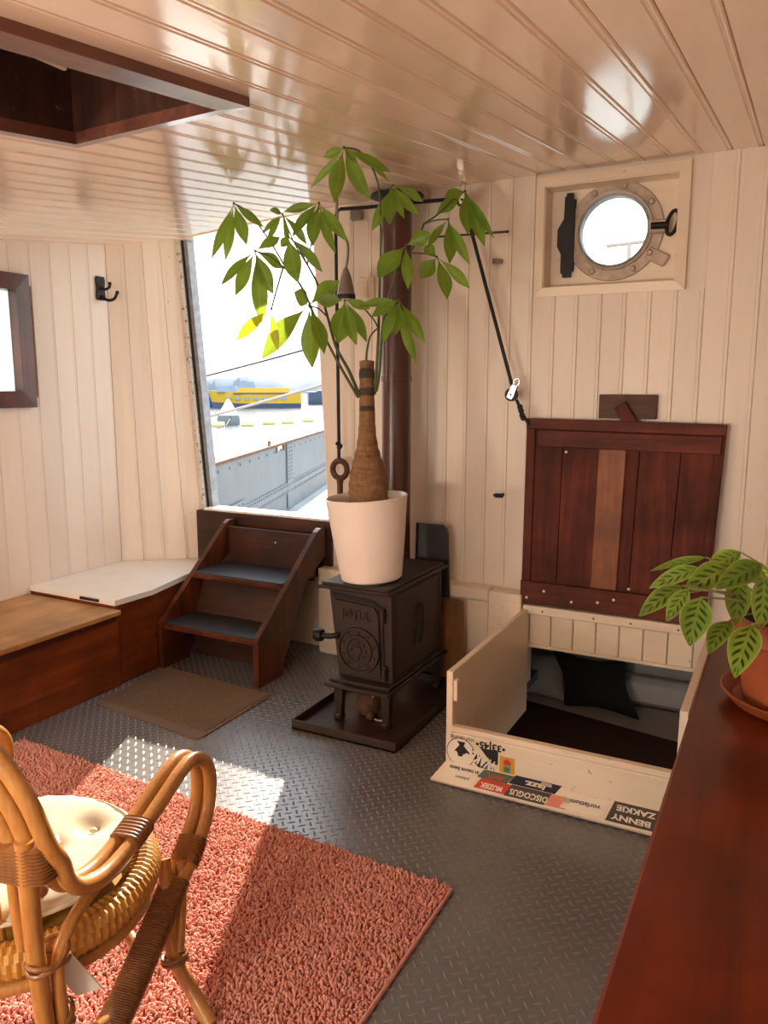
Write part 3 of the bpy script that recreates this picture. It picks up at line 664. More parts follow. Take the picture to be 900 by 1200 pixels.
def pile():
    st_ = .0090; gx = np.arange(RX0+.004, RX1-.006, st_); gy = np.arange(.62, 2.19, st_)
    X, Y = np.meshgrid(gx, gy); X = X.ravel()+rng.uniform(-.004, .004, X.size); Y = Y.ravel()+rng.uniform(-.004, .004, Y.size)
    k = Y < ryb(X)-.002; X, Y = X[k], Y[k]; N = len(X)
    h = rng.uniform(.010, .019, N); az = rng.uniform(0, 2*math.pi, N); ln = rng.uniform(.1, .8, N)*h; r = rng.uniform(.0034, .0054, N)
    ev = np.clip(np.abs(np.sin(X*23+Y*9)*np.cos(Y*31-X*7)), 0, 1); h = h*(.8+.35*ev)
    rows = []
    for (t, q) in ((0, .8), (.55, 1.05), (.9, .75)):
        for c in range(4):
            a = az+c*math.pi/2
            rows.append(np.stack([X+np.cos(az)*ln*t**1.5+np.cos(a)*r*q, Y+np.sin(az)*ln*t**1.5+np.sin(a)*r*q, .008+h*t], 1))
    rows.append(np.stack([X+np.cos(az)*ln*1.05, Y+np.sin(az)*ln*1.05, .008+h], 1))
    P = np.stack(rows, 1).reshape(-1, 3); f = []
    for l in (0, 1):
        for c in range(4): f.append((l*4+c, l*4+(c+1) % 4, l*4+4+(c+1) % 4, l*4+4+c))
    base = (np.arange(N)*13)[:, None, None]; Q = (np.array(f)[None]+base).reshape(-1, 4)
    tri = np.array([(8+c, 8+(c+1) % 4, 12) for c in range(4)]); T = (tri[None]+base).reshape(-1, 3)
    me = bpy.data.meshes.new('pile'); org = np.array(LOC['rug'])
    me.vertices.add(len(P)); me.vertices.foreach_set('co', (P-org).ravel())
    nl = Q.size+T.size; me.loops.add(nl); me.loops.foreach_set('vertex_index', np.concatenate([Q.ravel(), T.ravel()]))
    npoly = len(Q)+len(T); me.polygons.add(npoly)
    stt = np.concatenate([np.arange(len(Q))*4, Q.size+np.arange(len(T))*3]); me.polygons.foreach_set('loop_start', stt)
    me.update(calc_edges=True); me.validate(); me.materials.append(M['rug'])
    me.polygons.foreach_set('use_smooth', [True]*len(me.polygons))
    o = bpy.data.objects.new('pile', me); COL.objects.link(o); o.parent = rug; o['kind'] = 'stuff'
pile()
# ---- hearth tray and stove
tray = thing('hearth_tray', 'brown metal hearth tray under the iron stove', 'tray', (-1.71, 3.2, 0))
tx0, tx1, ty0, ty1 = -1.985, -1.435, 2.865, 3.70
m = MB(); m.box(tx0, tx1, ty0, ty1, .001, .012, .002); m.build('tray_plate', 'tray', tray, 0)
for (a, b, c, d) in ((tx0, tx1, ty0, ty0+.008), (tx0, tx1, ty1-.008, ty1), (tx0, tx0+.008, ty0+.008, ty1-.008), (tx1-.008, tx1, ty0+.008, ty1-.008)):
    m = MB(); m.box(a, b, c, d, .001, .048, .002); m.build('rim', 'tray', tray, 0)
sv = thing('wood_stove', 'small dark cast-iron wood stove carrying the big white plant pot', 'stove', (-1.71, 3.35, .012))
def frus(m, b, t, z0, z1): return m.hexa([(b[0], b[2], z0), (b[1], b[2], z0), (b[1], b[3], z0), (b[0], b[3], z0), (t[0], t[2], z1), (t[1], t[2], z1), (t[1], t[3], z1), (t[0], t[3], z1)])
BT = (-1.895, -1.565, 3.075, 3.66); BB = (-1.850, -1.560, 3.085, 3.66)
m = MB(); frus(m, BB, BT, .215, .655); m.build('body', 'iron', sv, 0)
m = MB(); m.box(-1.935, -1.545, 3.025, 3.70, .655, .672, .006); m.box(-1.92, -1.56, 3.04, 3.69, .668, .684, .006); m.build('top_plate', 'iron', sv, 0)
m = MB(); m.box(-1.885, -1.535, 2.985, 3.69, .188, .206, .006); m.box(-1.868, -1.548, 3.02, 3.68, .204, .222, .005); m.build('base_plate', 'iron', sv, 0)
FY = 3.079
def leg(x, y):
    m = MB(); m.hexa([(x-.016, y-.016, .04), (x+.016, y-.016, .04), (x+.016, y+.016, .04), (x-.016, y+.016, .04), (x-.024, y-.02, .19), (x+.024, y-.02, .19), (x+.024, y+.02, .19), (x-.024, y+.02, .19)])
    m.box(x-.022, x+.022, y-.032, y+.02, .013, .045, .008); m.build('leg', 'iron', sv, 25)
for x in (-1.83, -1.575):
    for y in (3.055, 3.63): leg(x, y)
# door on the front face (leans with it)
def fp(u, z, o=0.):  # u 0..1 across the front, height z, o proud of the face
    k = (z-.215)/.44; a = BB[0]+(BT[0]-BB[0])*k; b = BB[1]+(BT[1]-BB[1])*k; return (a+(b-a)*u, BB[2]+(BT[2]-BB[2])*k-o, z)
dpoly = [(.08, .235), (.80, .235), (.80, .555), (.72, .585), (.08, .60)]
def face_prism(poly, o0, o1):
    m = MB(); n = len(poly); vs = [fp(u, z, o0) for u, z in poly]+[fp(u, z, o1) for u, z in poly]
    return m.add(vs, [tuple(range(n)), tuple(reversed(range(n, 2*n)))]+[(i, n+i, n+(i+1) % n, (i+1) % n) for i in range(n)])
dopen = face_prism(dpoly, -.004, .012).build('door', 'iron', sv, 0)
face_prism([(.04, .612), (.72, .597), (.84, .565), (.84, .225), (.87, .225), (.87, .575), (.74, .615), (.04, .63)], -.002, .006).build('door_surround', 'iron_dk', sv, 0)
RX90 = Matrix.Rotation(math.radians(90), 4, 'X')
m = MB(); c = fp(.44, .365, .012)
m.lathe([(.0, .012), (.018, .012), (.022, .006), (.055, .006), (.06, .012), (.072, .012), (.076, .004), (.098, .004), (.102, .012), (.11, .012), (.114, .0)], c, 32, RX90, False)
m.build('air_dial', 'iron', dopen, 30)
for k in range(10):
    a = 2*math.pi*k/10+.3; m = MB(); m.ball((c[0]+.086*math.cos(a), c[1]-.006, c[2]+.086*math.sin(a)), .009, 8, (1, .6, 1)); m.build('stud', 'iron', dopen, 60)
for k in range(8):
    a = 2*math.pi*k/8; m = MB(); m.ball((c[0]+.039*math.cos(a), c[1]-.007, c[2]+.039*math.sin(a)), .010, 6, (1, .5, 1)); m.build('flower_petal', 'iron', dopen, 60)
lettering('JØTUL', .062, fp(.44, .535, .013), V(fp(.8, .535))-V(fp(.1, .535)), (0, -.02, 1), 'iron', dopen, .005, .001, 0, .16)
m = MB(); m.tube([fp(.10, .425, .016), (fp(.0, .425)[0]-.0, fp(.0, .425)[1]-.035, .42), (fp(0, .42)[0]-.055, fp(0, .42)[1]-.04, .418)], .015, 10)
m.lathe([(.012, -.028), (.028, -.02), (.034, 0), (.029, .02), (.0, .028)], (fp(0, .42)[0]-.065, fp(0, .42)[1]-.04, .418), 12, Matrix.Rotation(math.radians(90), 4, 'Y')); m.build('handle', 'iron_dk', dopen, 40)
for z in (.545, .265):
    m = MB(); p = fp(.875, z, .014); m.tube([(p[0], p[1], z-.03), (p[0], p[1], z+.03)], .014, 10); m.ball((p[0], p[1], z+.034), .012, 8); m.build('hinge', 'iron', dopen, 40)
# ornament on the side panel: raised frame and scrolls
m = MB()
def sp(v_, z, o=0.): return (BB[1]+(BT[1]-BB[1])*(z-.215)/.44+o, BB[2]+(BB[3]-BB[2])*v_, z)
def sring(cv, cz_, rv, rz, r=.004): m.tube([sp(cv+rv*math.cos(2*math.pi*k/20), cz_+rz*math.sin(2*math.pi*k/20), .002) for k in range(20)], r, 6, True)
sring(.5, .44, .10, .11); sring(.5, .50, .05, .035); sring(.47, .39, .04, .03); sring(.54, .42, .03, .03)
m.tube([sp(.42, .33, .002), sp(.48, .40, .002), sp(.47, .48, .002), sp(.55, .54, .002)], .004, 6); m.build('side_relief', 'iron', sv, 60)
for (v0, v1, z0, z1) in ((.05, .95, .63, .638), (.05, .95, .232, .240), (.05, .062, .24, .63), (.938, .95, .24, .63)):
    m = MB(); a = [sp(v0, z0, -.002), sp(v1, z0, -.002), sp(v1, z1, -.002), sp(v0, z1, -.002)]; b = [sp(v0, z0, .004), sp(v1, z0, .004), sp(v1, z1, .004), sp(v0, z1, .004)]
    m.hexa(a+b); m.build('side_moulding', 'iron', sv, 0)
# clutter under the stove
m = MB(); m.lathe([(.0, 0), (.045, .002), (.06, .02), (.062, .07), (.05, .10), (.03, .112), (.0, .115)], (-1.735, 3.17, .0125), 20); kp = tag(m.build('kindling_pot', 'rust', None, 40), 'round brown pot tucked under the stove', 'pot')
m = MB(); m.ball((-1.69, 3.10, .034), .022, 12); tag(m.build('wooden_ball', 'rust', None, 60), 'small round ball in front of the pot under the stove', 'ball')
m = MB(); m.tube([(-1.645+.058*math.cos(t), 3.12+.02*math.sin(t), .08+.062*math.sin(t)) for t in np.linspace(-1.9, 2.6, 22)], .005, 6); tag(m.build('wire_loop', 'brass_old', None, 60), 'thin loop of wire standing in the tray beneath the stove', 'wire')
# stove pipe
pp = thing('stove_pipe', 'glossy brown stove pipe rising to the ceiling beside the tree', 'pipe', (-1.862, 3.72, .5))
m = MB(); m.tube([(-1.78, 3.60, .47), (-1.80, 3.66, .475), (-1.84, 3.71, .51), (-1.862, 3.72, .58), (-1.862, 3.72, ceil(-1.86, 3.72)-.03)], .077, 28); m.build('pipe', 'pipe', pp, 40)
m = MB(); zc = ceil(-1.86, 3.72)-.034; m.lathe([(.08, -.03), (.085, -.012), (.135, -.004), (.135, .006), (.08, .008)], (-1.862, 3.72, zc), 28, None, False); m.build('flange', 'iron_dk', pp, 30)
m = MB(); m.lathe([(.0765, 0), (.081, .002), (.081, .03), (.0765, .032)], (-1.862, 3.72, 1.62), 28, None, False); m.build('joint_band', 'pipe', pp, 30)
# ---- heat shield and cutting board behind the stove
m = MB(); pl = [(-.025, 0), (.205, 0), (.165, .80), (.155, .83), (.13, .85), (-.025, .85)]
m.prism(pl, (-1.75, 3.752, .01), (1, 0, 0), (0, .045, 1), (0, 1, 0), .014); tag(m.build('heat_shield', 'slate', None, 0), 'black heat shield plate with rounded corners behind the stove', 'plate')
m = MB(); m.prism([(-.10, .0), (.085, 0), (.055, .455), (.045, .465), (-.075, .465), (-.085, .455)], (-1.535, 3.715, .004), (1, 0, 0), (0, .06, 1), (0, 1, 0), .02); tag(m.build('cutting_board', 'cutboard', None, 0), 'striped wooden cutting board leaning behind the stove', 'board')
# ---- hatch box, open
hb = thing('hatch_box', 'open cream hatch box with stickers above the sleeping cabin', 'hatch', (-.70, 3.3, 0))
BX0, BX1, BY0, BY1, BZ = -1.165, -.245, 2.79, 3.80, .456
m = MB(); m.box(BX0, BX0+.028, BY0, BY1+.03, -.11, BZ, .003); m.build('side_panel', 'boxpaint', hb, 0)
m = MB(); m.hexa([(BX1-.028, BY0, -.11), (BX1, BY0, -.11), (BX1, BY1+.03, -.11), (BX1-.028, BY1+.03, -.11), (BX1-.028, BY0, .20), (BX1, BY0, .20), (BX1, BY1+.03, BZ), (BX1-.028, BY1+.03, BZ)])
m.hexa([(BX1-.028, BY0, .19), (BX1, BY0, .19), (BX1, BY1, .19), (BX1-.028, BY1, .19), (BX1-.028, BY0+.02, BZ), (BX1, BY0+.02, BZ), (BX1, BY1+.03, BZ), (BX1-.028, BY1+.03, BZ)]); m.build('side_panel', 'boxpaint', hb, 0)
m = MB(); m.box(BX0+.028, BX1-.028, BY0, BY0+.03, -.20, .195, .004); fpn = m.build('front_panel', 'boxpaint', hb, 0)
m = MB(); m.box(BX0+.02, BX1-.02, BY0-.004, BY0+.04, .195, .222, .008); m.build('top_rail', 'boxpaint', hb, 0)
m = MB(); m.box(BX0+.028, BX0+.045, BY0+.005, BY0+.03, .33, .42, .003); m.build('stop_block', 'boxpaint', hb, 0)
m = MB(); m.box(BX0+.0, BX1+.02, BY1, BY1+.085, .43, .475, .005); m.build('hinge_rail', 'boxpaint', hb, 0)
e = BX0+.03
while e < BX1-.04:
    q = min(e+.115, BX1-.028); m = MB(); m.box(e, q-.004, BY1+.03, BY1+.05, .262, .43, .004); m.build('board', 'boxpaint', hb, 0); e += .115
m = MB(); m.box(BX0+.028, BX1-.028, BY1+.025, BY1+.055, .245, .262, .003); m.build('bottom_rail', 'boxpaint', hb, 0)
# flap hinged at the foot of the front, stickers upside down on it and on the front
fl0, fl1 = (BX0-.012, -.372+.13)
m = MB(); a0, a1 = (2.792, .075), (2.705, .018); tn = .014
dv = V((0, a1[0]-a0[0], a1[1]-a0[1])).normalized(); nv = V((0, dv.z, -dv.y)); nv = nv if nv.z > 0 else -nv
P0 = V((0, *a0)); P1 = V((0, *a1))
m.hexa([(fl0+.02, *(P0-nv*tn)[1:]), (fl1, *(P0-nv*tn)[1:]), (fl1, *(P1-nv*tn)[1:]), (fl0-.02, *(P1-nv*tn)[1:]), (fl0+.02, *P0[1:]), (fl1, *P0[1:]), (fl1, *P1[1:]), (fl0-.02, *P1[1:])])
flap = m.build('flap', 'boxpaint', hb, 0)
def on_front(x, z, o=.0005): return V((x, BY0-o, z))
def on_flap(x, s, o=.0006): return P0.lerp(P1, s)+V((x, 0, 0))+nv*o
def patch(pts, fn, mat, parent, name='sticker', o=.0008):
    m = MB(); b = [fn(*p, 0.0002) for p in pts]; t_ = [fn(*p, o) for p in pts]; n = len(pts)
    m.add(b+t_, [tuple(range(n)), tuple(range(n, 2*n))]+[(i, (i+1) % n, n+(i+1) % n, n+i) for i in range(n)]); return m.build(name, mat, parent, 0)
L_, U_ = (-1, 0, 0), (0, 0, -1)
x0 = BX0+.012
circ = lambda cx, cz_, r, n=28: [(cx+r*math.cos(2*math.pi*k/n), cz_+r*math.sin(2*math.pi*k/n)) for k in range(n)]
patch(circ(x0+.055, .118, .062), on_front, 'ink', fpn); patch(circ(x0+.055, .118, .059), on_front, 'sticker_white', fpn, 'sticker', .0011)
def fo(pts, mat, o=.0016): patch([(x0+a, .0+b) for a, b in pts], on_front, mat, fpn, 'emblem', o)
fo([(.025, .118), (.05, .15), (.038, .165), (.075, .165), (.068, .148), (.095, .122), (.085, .105), (.07, .115), (.06, .10), (.045, .10), (.04, .115), (.03, .102)], 'ink')
fo(circ(.032, .112, .009, 10), 'sticker_white', .002); fo(circ(.083, .112, .009, 10), 'sticker_white', .002)
fo([(.105, .145), (.20, .085), (.20, .072), (.12, .092), (.105, .125)], 'ink', .0013)
fo([(.14, .155), (.215, .16), (.215, .10), (.19, .10)], 'ink', .0013)
lettering('WAKE', .062, on_front(x0+.155, .105, .003), V((-1, 0, .32)), (-.32, 0, -1), 'sticker_white', fpn, .0006, .003, .2, .11)
fo([(.11, .095), (.15, .052), (.19, .042), (.205, .055), (.15, .09)], 'ink', .0018)
lettering('•33|45•', .038, on_front(x0+.182, .172, .001), L_, U_, 'ink', fpn, .0004, .0014, 0, .125)
lettering('vinyl records', .026, on_front(x0+.062, .180, .001), L_, U_, 'ink', fpn, .0004, 0, .25, .105)
patch([(x0+.222, .065), (x0+.285, .065), (x0+.285, .142), (x0+.222, .142)], on_front, 'sticker_yellow', fpn)
fo([(.236, .075), (.270, .075), (.270, .108), (.236, .108)], 'gold_ink', .0014); fo([(.240, .108), (.266, .108), (.270, .122), (.253, .136), (.237, .122)], 'sticker_red', .0014); fo([(.242, .08), (.264, .08), (.264, .10), (.242, .10)], 'sticker_green', .0018)
def fs(a, b, s0, s1, mat, sk=.02, o=.0009): return patch([(fl0+a, s0), (fl0+b, s0), (fl0+b-sk, s1), (fl0+a-sk, s1)], on_flap, mat, flap, 'sticker', o)
fs(.03, .175, .1, .85, 'sticker_white'); fs(.185, .31, .08, .45, 'sticker_green'); fs(.185, .31, .45, .9, 'sticker_red'); fs(.315, .50, .0, .40, 'sticker_navy'); fs(.31, .47, .42, .92, 'sticker_grey')
fs(.47, .55, .42, .9, 'sticker_pink'); fs(.53, .68, .2, .85, 'sticker_white'); fs(.70, .87, .1, .9, 'sticker_grey')
fu = -dv; fu = V((0, dv.y, dv.z))
def fl_txt(s, size, x, k, mat, w, b=0., sh=0.): lettering(s, size, on_flap(fl0+x, k, .0014), L_, fu, mat, flap, .0003, b, sh, w)
fl_txt('in neuve bene', .024, .105, .30, 'ink', .125, .0006); fl_txt('platen', .02, .11, .65, 'ink', .06, 0, .3)
fl_txt('VINYL', .03, .24, .28, 'sticker_red', .08, .001); fl_txt('MUZIEK', .03, .235, .72, 'sticker_white', .09, .001)
fl_txt('jazz.', .034, .40, .24, 'sticker_white', .09, .001, .2); fl_txt('DISCOGUS', .034, .385, .70, 'sticker_white', .15, .001)
fl_txt('vorlatium', .026, .60, .5, 'ink', .11, .0004, .2); fl_txt('ZAKKIE', .03, .78, .32, 'sticker_white', .14, .001); fl_txt('BENNY', .03, .77, .68, 'sticker_white', .14, .001)
for i, (x, z) in enumerate(((BX0+.02, .045), (BX0+.36, .055), (-.45, .05))):
    m = MB(); m.ball((x, BY0-.002, z), .006, 8, (1, .5, 1)); m.build('screw', 'iron_dk', hb, 60)
for x in (-1.06, -.80, -.62, -.40, -.29):
    m = MB(); m.ball((x, BY1-.001, .452), .005, 8, (1, .5, 1)); m.build('screw', 'iron_dk', hb, 60)
m = MB(); m.tube([(BX0+.41, BY0-.012, .075), (BX0+.45, BY0-.012, .07)], .007, 8); m.build('hinge', 'brass_old', hb, 40)
# ---- hatch lid leaning on the wall
ld = thing('leaning_hatch', 'heavy dark-red wooden hatch lid leaning on the wall behind the box', 'lid', (-.72, 3.85, .475))
def lp(u, v_, o=0.):  # u 0..1 across, v 0..1 up, o proud towards the room
    a = V((-1.185, 3.845, .485)).lerp(V((-1.19, 3.875, 1.437)), v_); b = V((-.29, 3.845, .485)).lerp(V((-.252, 3.875, 1.425)), v_)
    return a.lerp(b, u)+V((0, -o, .03*o))
def lb(u0, u1, v0, v1, o0, o1, name, mat, ch=0.003):
    m = MB(); c_ = ch/.9
    m.add([lp(u, w, o0) for u, w in ((u0, v0), (u1, v0), (u1, v1), (u0, v1))]+[lp(u, w, o1-ch) for u, w in ((u0, v0), (u1, v0), (u1, v1), (u0, v1))]+[lp(u, w, o1) for u, w in ((u0+c_, v0+c_), (u1-c_, v0+c_), (u1-c_, v1-c_), (u0+c_, v1-c_))],
          [(3, 2, 1, 0), (0, 1, 5, 4), (1, 2, 6, 5), (2, 3, 7, 6), (3, 0, 4, 7), (4, 5, 9, 8), (5, 6, 10, 9), (6, 7, 11, 10), (7, 4, 8, 11), (8, 9, 10, 11)])
    return m.build(name, mat, ld, 0)
for (u0, u1) in ((.0, .2), (.2, .42), (.42, .60), (.60, .8), (.8, 1.)): lb(u0+.001, u1-.001, .0, 1., -.012, .004, 'plank', 'mahog')
lb(0, 1, .945, 1., .004, .02, 'edge_rail', 'mahog_x'); lb(.07, .985, .855, .94, .004, .03, 'top_batten', 'mahog_x'); lb(.0, 1., .0, .12, .004, .034, 'bottom_batten', 'mahog_x')
lb(.395, .535, .12, .855, .004, .016, 'centre_stile', 'mahog_mid'); lb(.0, .05, .12, .945, .004, .016, 'side_stile', 'mahog'); lb(.955, 1., .12, .945, .004, .016, 'side_stile', 'mahog')
for (u, w) in ((.04, .03), (.14, .075), (.30, .035), (.445, .05), (.53, .075), (.71, .06), (.60, .135), (.22, .83)):
    m = MB(); m.ball(lp(u, w, .034 if w < .12 else .006), .0075, 8, (1, .4, 1)); m.build('screw_cap', 'screw', ld, 60)
# block with turn button above the lid
tb_ = thing('turn_button', 'brown wooden block with a tilted turn button above the lid', 'latch', (-.70, 3.9, 1.44))
m = MB(); m.box(-.838, -.568, 3.885, 3.918, 1.442, 1.557, .003); m.build('block', 'block', tb_, 0)
m = MB(); m.obox((-.705, 3.872, 1.462), (.062, .022, .115), Matrix.Rotation(math.radians(-33), 4, 'Y'), .003); m.build('turn_latch', 'mahog', tb_, 0)
# ---- bed in the cabin below
def rot_z(pts, a, c):
    return [(c[0]+(x-c[0])*math.cos(a)-(y-c[1])*math.sin(a), c[1]+(x-c[0])*math.sin(a)+(y-c[1])*math.cos(a)) for x, y in pts]
bz = -.25
bed = thing('bed', 'bed with a dark brown cover seen through the hatch', 'bed', (-1., 3.6, -.93))
m = MB(); m.box(-2.2, .25, 2.80, 4.55, -.945, bz-.12, .01); m.build('base', 'grey_wall', bed, 0)
m = MB(); m.box(-2.2, .25, 2.80, 4.56, bz-.12, bz-.01, .03); m.build('sheet', 'linen', bed, 40)
m = MB(); m.prism([(-2.18, 2.82), (.24, 2.82), (.24, 4.05), (-.42, 4.085), (-1.18, 4.235), (-2.18, 4.43)], (0, 0, bz-.03), (1, 0, 0), (0, 1, 0), (0, 0, 1), .045); m.build('cover', 'bedcover', bed, 0)
m = MB(); m.box(-1.0, .25, 4.50, 4.60, bz, bz+.17, .03); tag(m.build('bolster', 'linen', None, 40), 'pale grey bolster along the wall behind the bed', 'bolster')
def cushion_mesh(w, h, th, n=14, pw_=.55, pinch=.06):
    vs = []; fs = []
    for sgn in (1, -1):
        for i in range(n+1):
            for j in range(n+1):
                u, v_ = 2*i/n-1, 2*j/n-1; e = ((1-u*u)*(1-v_*v_))**pw_
                px = 1-pinch*(1-v_*v_)*.0-pinch*(v_*v_-1)**2*abs(u)**3*.9; py = 1-pinch*(u*u-1)**2*abs(v_)**3*.9
                vs.append((u*w/2*px, v_*h/2*py, sgn*th/2*e*(1+.06*math.sin(5*u+3*v_))))
        o = 0 if sgn > 0 else (n+1)**2
        for i in range(n):
            for j in range(n):
                q = (o+i*(n+1)+j, o+(i+1)*(n+1)+j, o+(i+1)*(n+1)+j+1, o+i*(n+1)+j+1); fs.append(q if sgn > 0 else tuple(reversed(q)))
    return vs, fs
def pillow(name, mat, c, w, h, th, ex, ey, label, cat='pillow'):
    vs, fs = cushion_mesh(w, h, th, 18, .55, .16); ex = V(ex).normalized(); ey = V(ey).normalized(); ez = ex.cross(ey).normalized(); c = V(c)
    m = MB(); m.add([c+ex*a+ey*b+ez*d for a, b, d in vs], fs); return tag(m.build(name, mat, None, 60), label, cat)
pillow('pillow', 'pillow', (-.895, 4.365, -.105), .42, .33, .13, (1, .03, -.02), (-.36, .45, .84), 'black square pillow standing on the bed below the hatch')
pillow('pillow', 'linen', (-1.27, 4.41, -.125), .40, .27, .12, (1, .1, 0), (-.05, .5, .8), 'white pillow half hidden left of the black pillow')
# ---- counter at the right
ct = thing('counter', 'varnished red-brown wooden counter under the potted plant', 'counter', (.3, 1.55, 0))
m = MB(); m.box(-.158, XR-.005, .55, 2.585, .815, .85, .006); m.build('worktop', 'counter', ct, 0)
m = MB(); m.box(-.09, XR-.02, .60, 2.53, 0, .815); m.build('carcass', 'panelwood', ct, 0)
m = MB(); m.hexa([(-.1585, .55, .845), (-.150, .55, .8515), (-.150, 2.585, .8515), (-.1585, 2.585, .845), (-.1605, .55, .84), (-.15, .55, .8502), (-.15, 2.585, .8502), (-.1605, 2.585, .84)])
# ---- things fixed to the walls
hk = thing('coat_hook', 'black iron double coat hook on the left wall', 'hook', (XL, 3.56, 2.15))
m = MB(); m.prism([(-.028, -.07), (.028, -.07), (.034, -.05), (.028, 0), (.034, .05), (.028, .07), (-.028, .07), (-.034, .05), (-.028, 0), (-.034, -.05)], (XL+.002, 3.54, 2.185), (0, 1, 0), (0, 0, 1), (1, 0, 0), .012); m.build('plate', 'iron_dk', hk, 0)
m = MB(); m.tube(spline([(XL+.01, 3.54, 2.14), (XL+.05, 3.55, 2.115), (XL+.095, 3.56, 2.12), (XL+.12, 3.565, 2.155)], 5), .009, 8); m.ball((XL+.121, 3.565, 2.158), .012, 8); m.build('hook', 'iron_dk', hk, 60)
m = MB(); m.tube(spline([(XL+.01, 3.54, 2.19), (XL+.04, 3.55, 2.18), (XL+.065, 3.556, 2.19), (XL+.07, 3.558, 2.21)], 5), .008, 8); m.ball((XL+.07, 3.558, 2.212), .011, 8); m.build('hook', 'iron_dk', hk, 60)
WY = YB-.001
tag(MB().box(-2.235, -2.165, WY-.03, WY, 2.50, 2.555, .004).build('junction_box', 'lampgrey', None, 0), 'small grey junction box high on the wall behind the tree', 'box')
sw = thing('wall_switch', 'cream wall switch plate behind the hanging lamp', 'switch', (-2.16, WY, 2.08))
MB().box(-2.195, -2.095, WY-.009, WY, 2.035, 2.195, .004).build('plate', 'boxpaint', sw, 0); MB().box(-2.18, -2.135, WY-.014, WY-.008, 2.05, 2.17, .003).build('rocker', 'boxpaint', sw, 0)
lm = thing('hanging_lamp', 'grey cone lamp hanging from a bent cable beside the tree', 'lamp', (-2.15, 3.70, 2.03))
m = MB(); m.tube(spline([(-2.205, 3.70, ceil(-2.20, 3.7)), (-2.20, 3.70, 2.44), (-2.15, 3.70, 2.36), (-2.140, 3.70, 2.30), (-2.155, 3.70, 2.20)], 5), .0075, 8); m.build('cable', 'lampgrey', lm, 60)
m = MB(); m.lathe([(.008, .165), (.016, .15), (.03, .11), (.042, .06), (.049, .02), (.05, .0), (.044, .0), (.036, .06), (.02, .1)], (-2.155, 3.70, 2.055), 20, None, False); m.build('shade', 'lampgrey', lm, 60)
m = MB(); m.lathe([(.0, -.012), (.018, -.008), (.026, .01), (.02, .03), (.014, .06)], (-2.155, 3.70, 2.055), 14); m.build('bulb', 'white', lm, 60)
m = MB(); m.lathe([(.05, .0), (.0515, .002), (.0515, .022), (.05, .024)], (-2.155, 3.70, 2.055), 20, None, False); m.build('rim_band', 'black_rubber', lm, 60)
# counterweight rope: eye bolt, vertical fall, run along the wall, pulley, down to the lid
rp_ = thing('lid_rope', 'dark blue rope running over pulleys from the iron weight to the lid', 'rope', (-1.9, 3.8, 1.3))
m = MB(); m.tube([(-2.268, 3.80, 1.19), (-2.266, 3.80, 1.28), (-2.275, 3.80, 2.50), (-2.262, 3.80, 2.535), (-2.235, 3.80, 2.545)], .0095, 8)
m.tube([(-2.235, 3.80, 2.542), (-2.1, 3.845, 2.546), (-1.862, 3.85, 2.545), (-1.65, 3.845, 2.538), (-1.56, 3.81, 2.530), (-1.525, 3.80, 2.505), (-1.515, 3.80, 2.46), (-1.385, 3.82, 2.01), (-1.255, 3.83, 1.575)], .0095, 8)
m.tube([(-1.238, 3.83, 1.53), (-1.205, 3.83, 1.46), (-1.175, 3.85, 1.405)], .0085, 8); m.build('rope', 'rope', rp_, 60)
m = MB()
for k, z in enumerate((1.255, 1.275, 1.262)): m.ball((-2.266+(-.006 if k == 1 else .005), 3.795+.004*k, z), .017, 8, (1, 1, .8))
m.build('knot', 'rope', rp_, 60)
m = MB(); [m.ball((-1.212+dx, 3.828, 1.475+dz), .016, 8) for dx, dz in ((0, 0), (.006, -.022), (-.006, .018), (.012, -.035))]; m.build('knot', 'rope', rp_, 60)
def pulley(c, tilt, label):
    p = thing('pulley', label, 'pulley', c); R = Matrix.Rotation(tilt, 4, 'Y'); o = V(c)
    m = MB(); m.lathe([(.012, -.009), (.033, -.009), (.026, 0), (.033, .009), (.012, .009)], o, 20, RY, True); m.build('wheel', 'black_rubber', p, 40)
    m = MB()
    for d in (-.013, .012):
        pts = [(-.013, -.02), (.013, -.02), (.016, .0), (.013, .05), (-.013, .05), (-.016, 0)]
        m.prism([((R@V((a, 0, b))).x, (R@V((a, 0, b))).z) for a, b in pts], o+V((0, d, 0)), (1, 0, 0), (0, 0, 1), (0, 1, 0), .002)
    m.build('cheek', 'steel', p, 0)
    m = MB(); m.ball(o+V((0, -.014, 0)), .006, 8); m.build('axle', 'iron_dk', p, 60)
    m = MB(); q = R@V((0, 0, .066)); m.tube([o+q+R@V((.014*math.cos(t), 0, .02*math.sin(t))) for t in np.linspace(0, 2*math.pi, 14)[:-1]], .0035, 6, True); m.build('shackle', 'steel', p, 60)
pulley((-1.262, 3.82, 1.555), math.radians(22), 'small steel pulley block on the rope above the lid corner')
pulley((-1.535, 3.80, 2.515), math.radians(0), 'small pulley under the ceiling turning the rope down')
ew = thing('eye_bolt', 'rusty iron eye bolt hanging on the rope behind the white pot', 'weight', (-2.262, 3.80, .85))
m = MB(); m.tube([(-2.262+.047*math.cos(t), 3.80, 1.128+.05*math.sin(t)) for t in np.linspace(0, 2*math.pi, 25)[:-1]], .017, 10, True, 1.); m.tube([(-2.262, 3.80, 1.08), (-2.262, 3.80, 1.04), (-2.262, 3.80, .86)], [.022, .017, .016], 10); m.build('eye', 'rust', ew, 60)
tag(MB().tube([(-1.73, WY-.012, 2.372), (-1.335, WY-.012, 2.365)], .005, 6).ball((-1.335, WY-.012, 2.365), .008, 8).build('wall_rod', 'rust', None, 60), 'thin rusty rod fixed across the wall boards near the rope', 'rod')
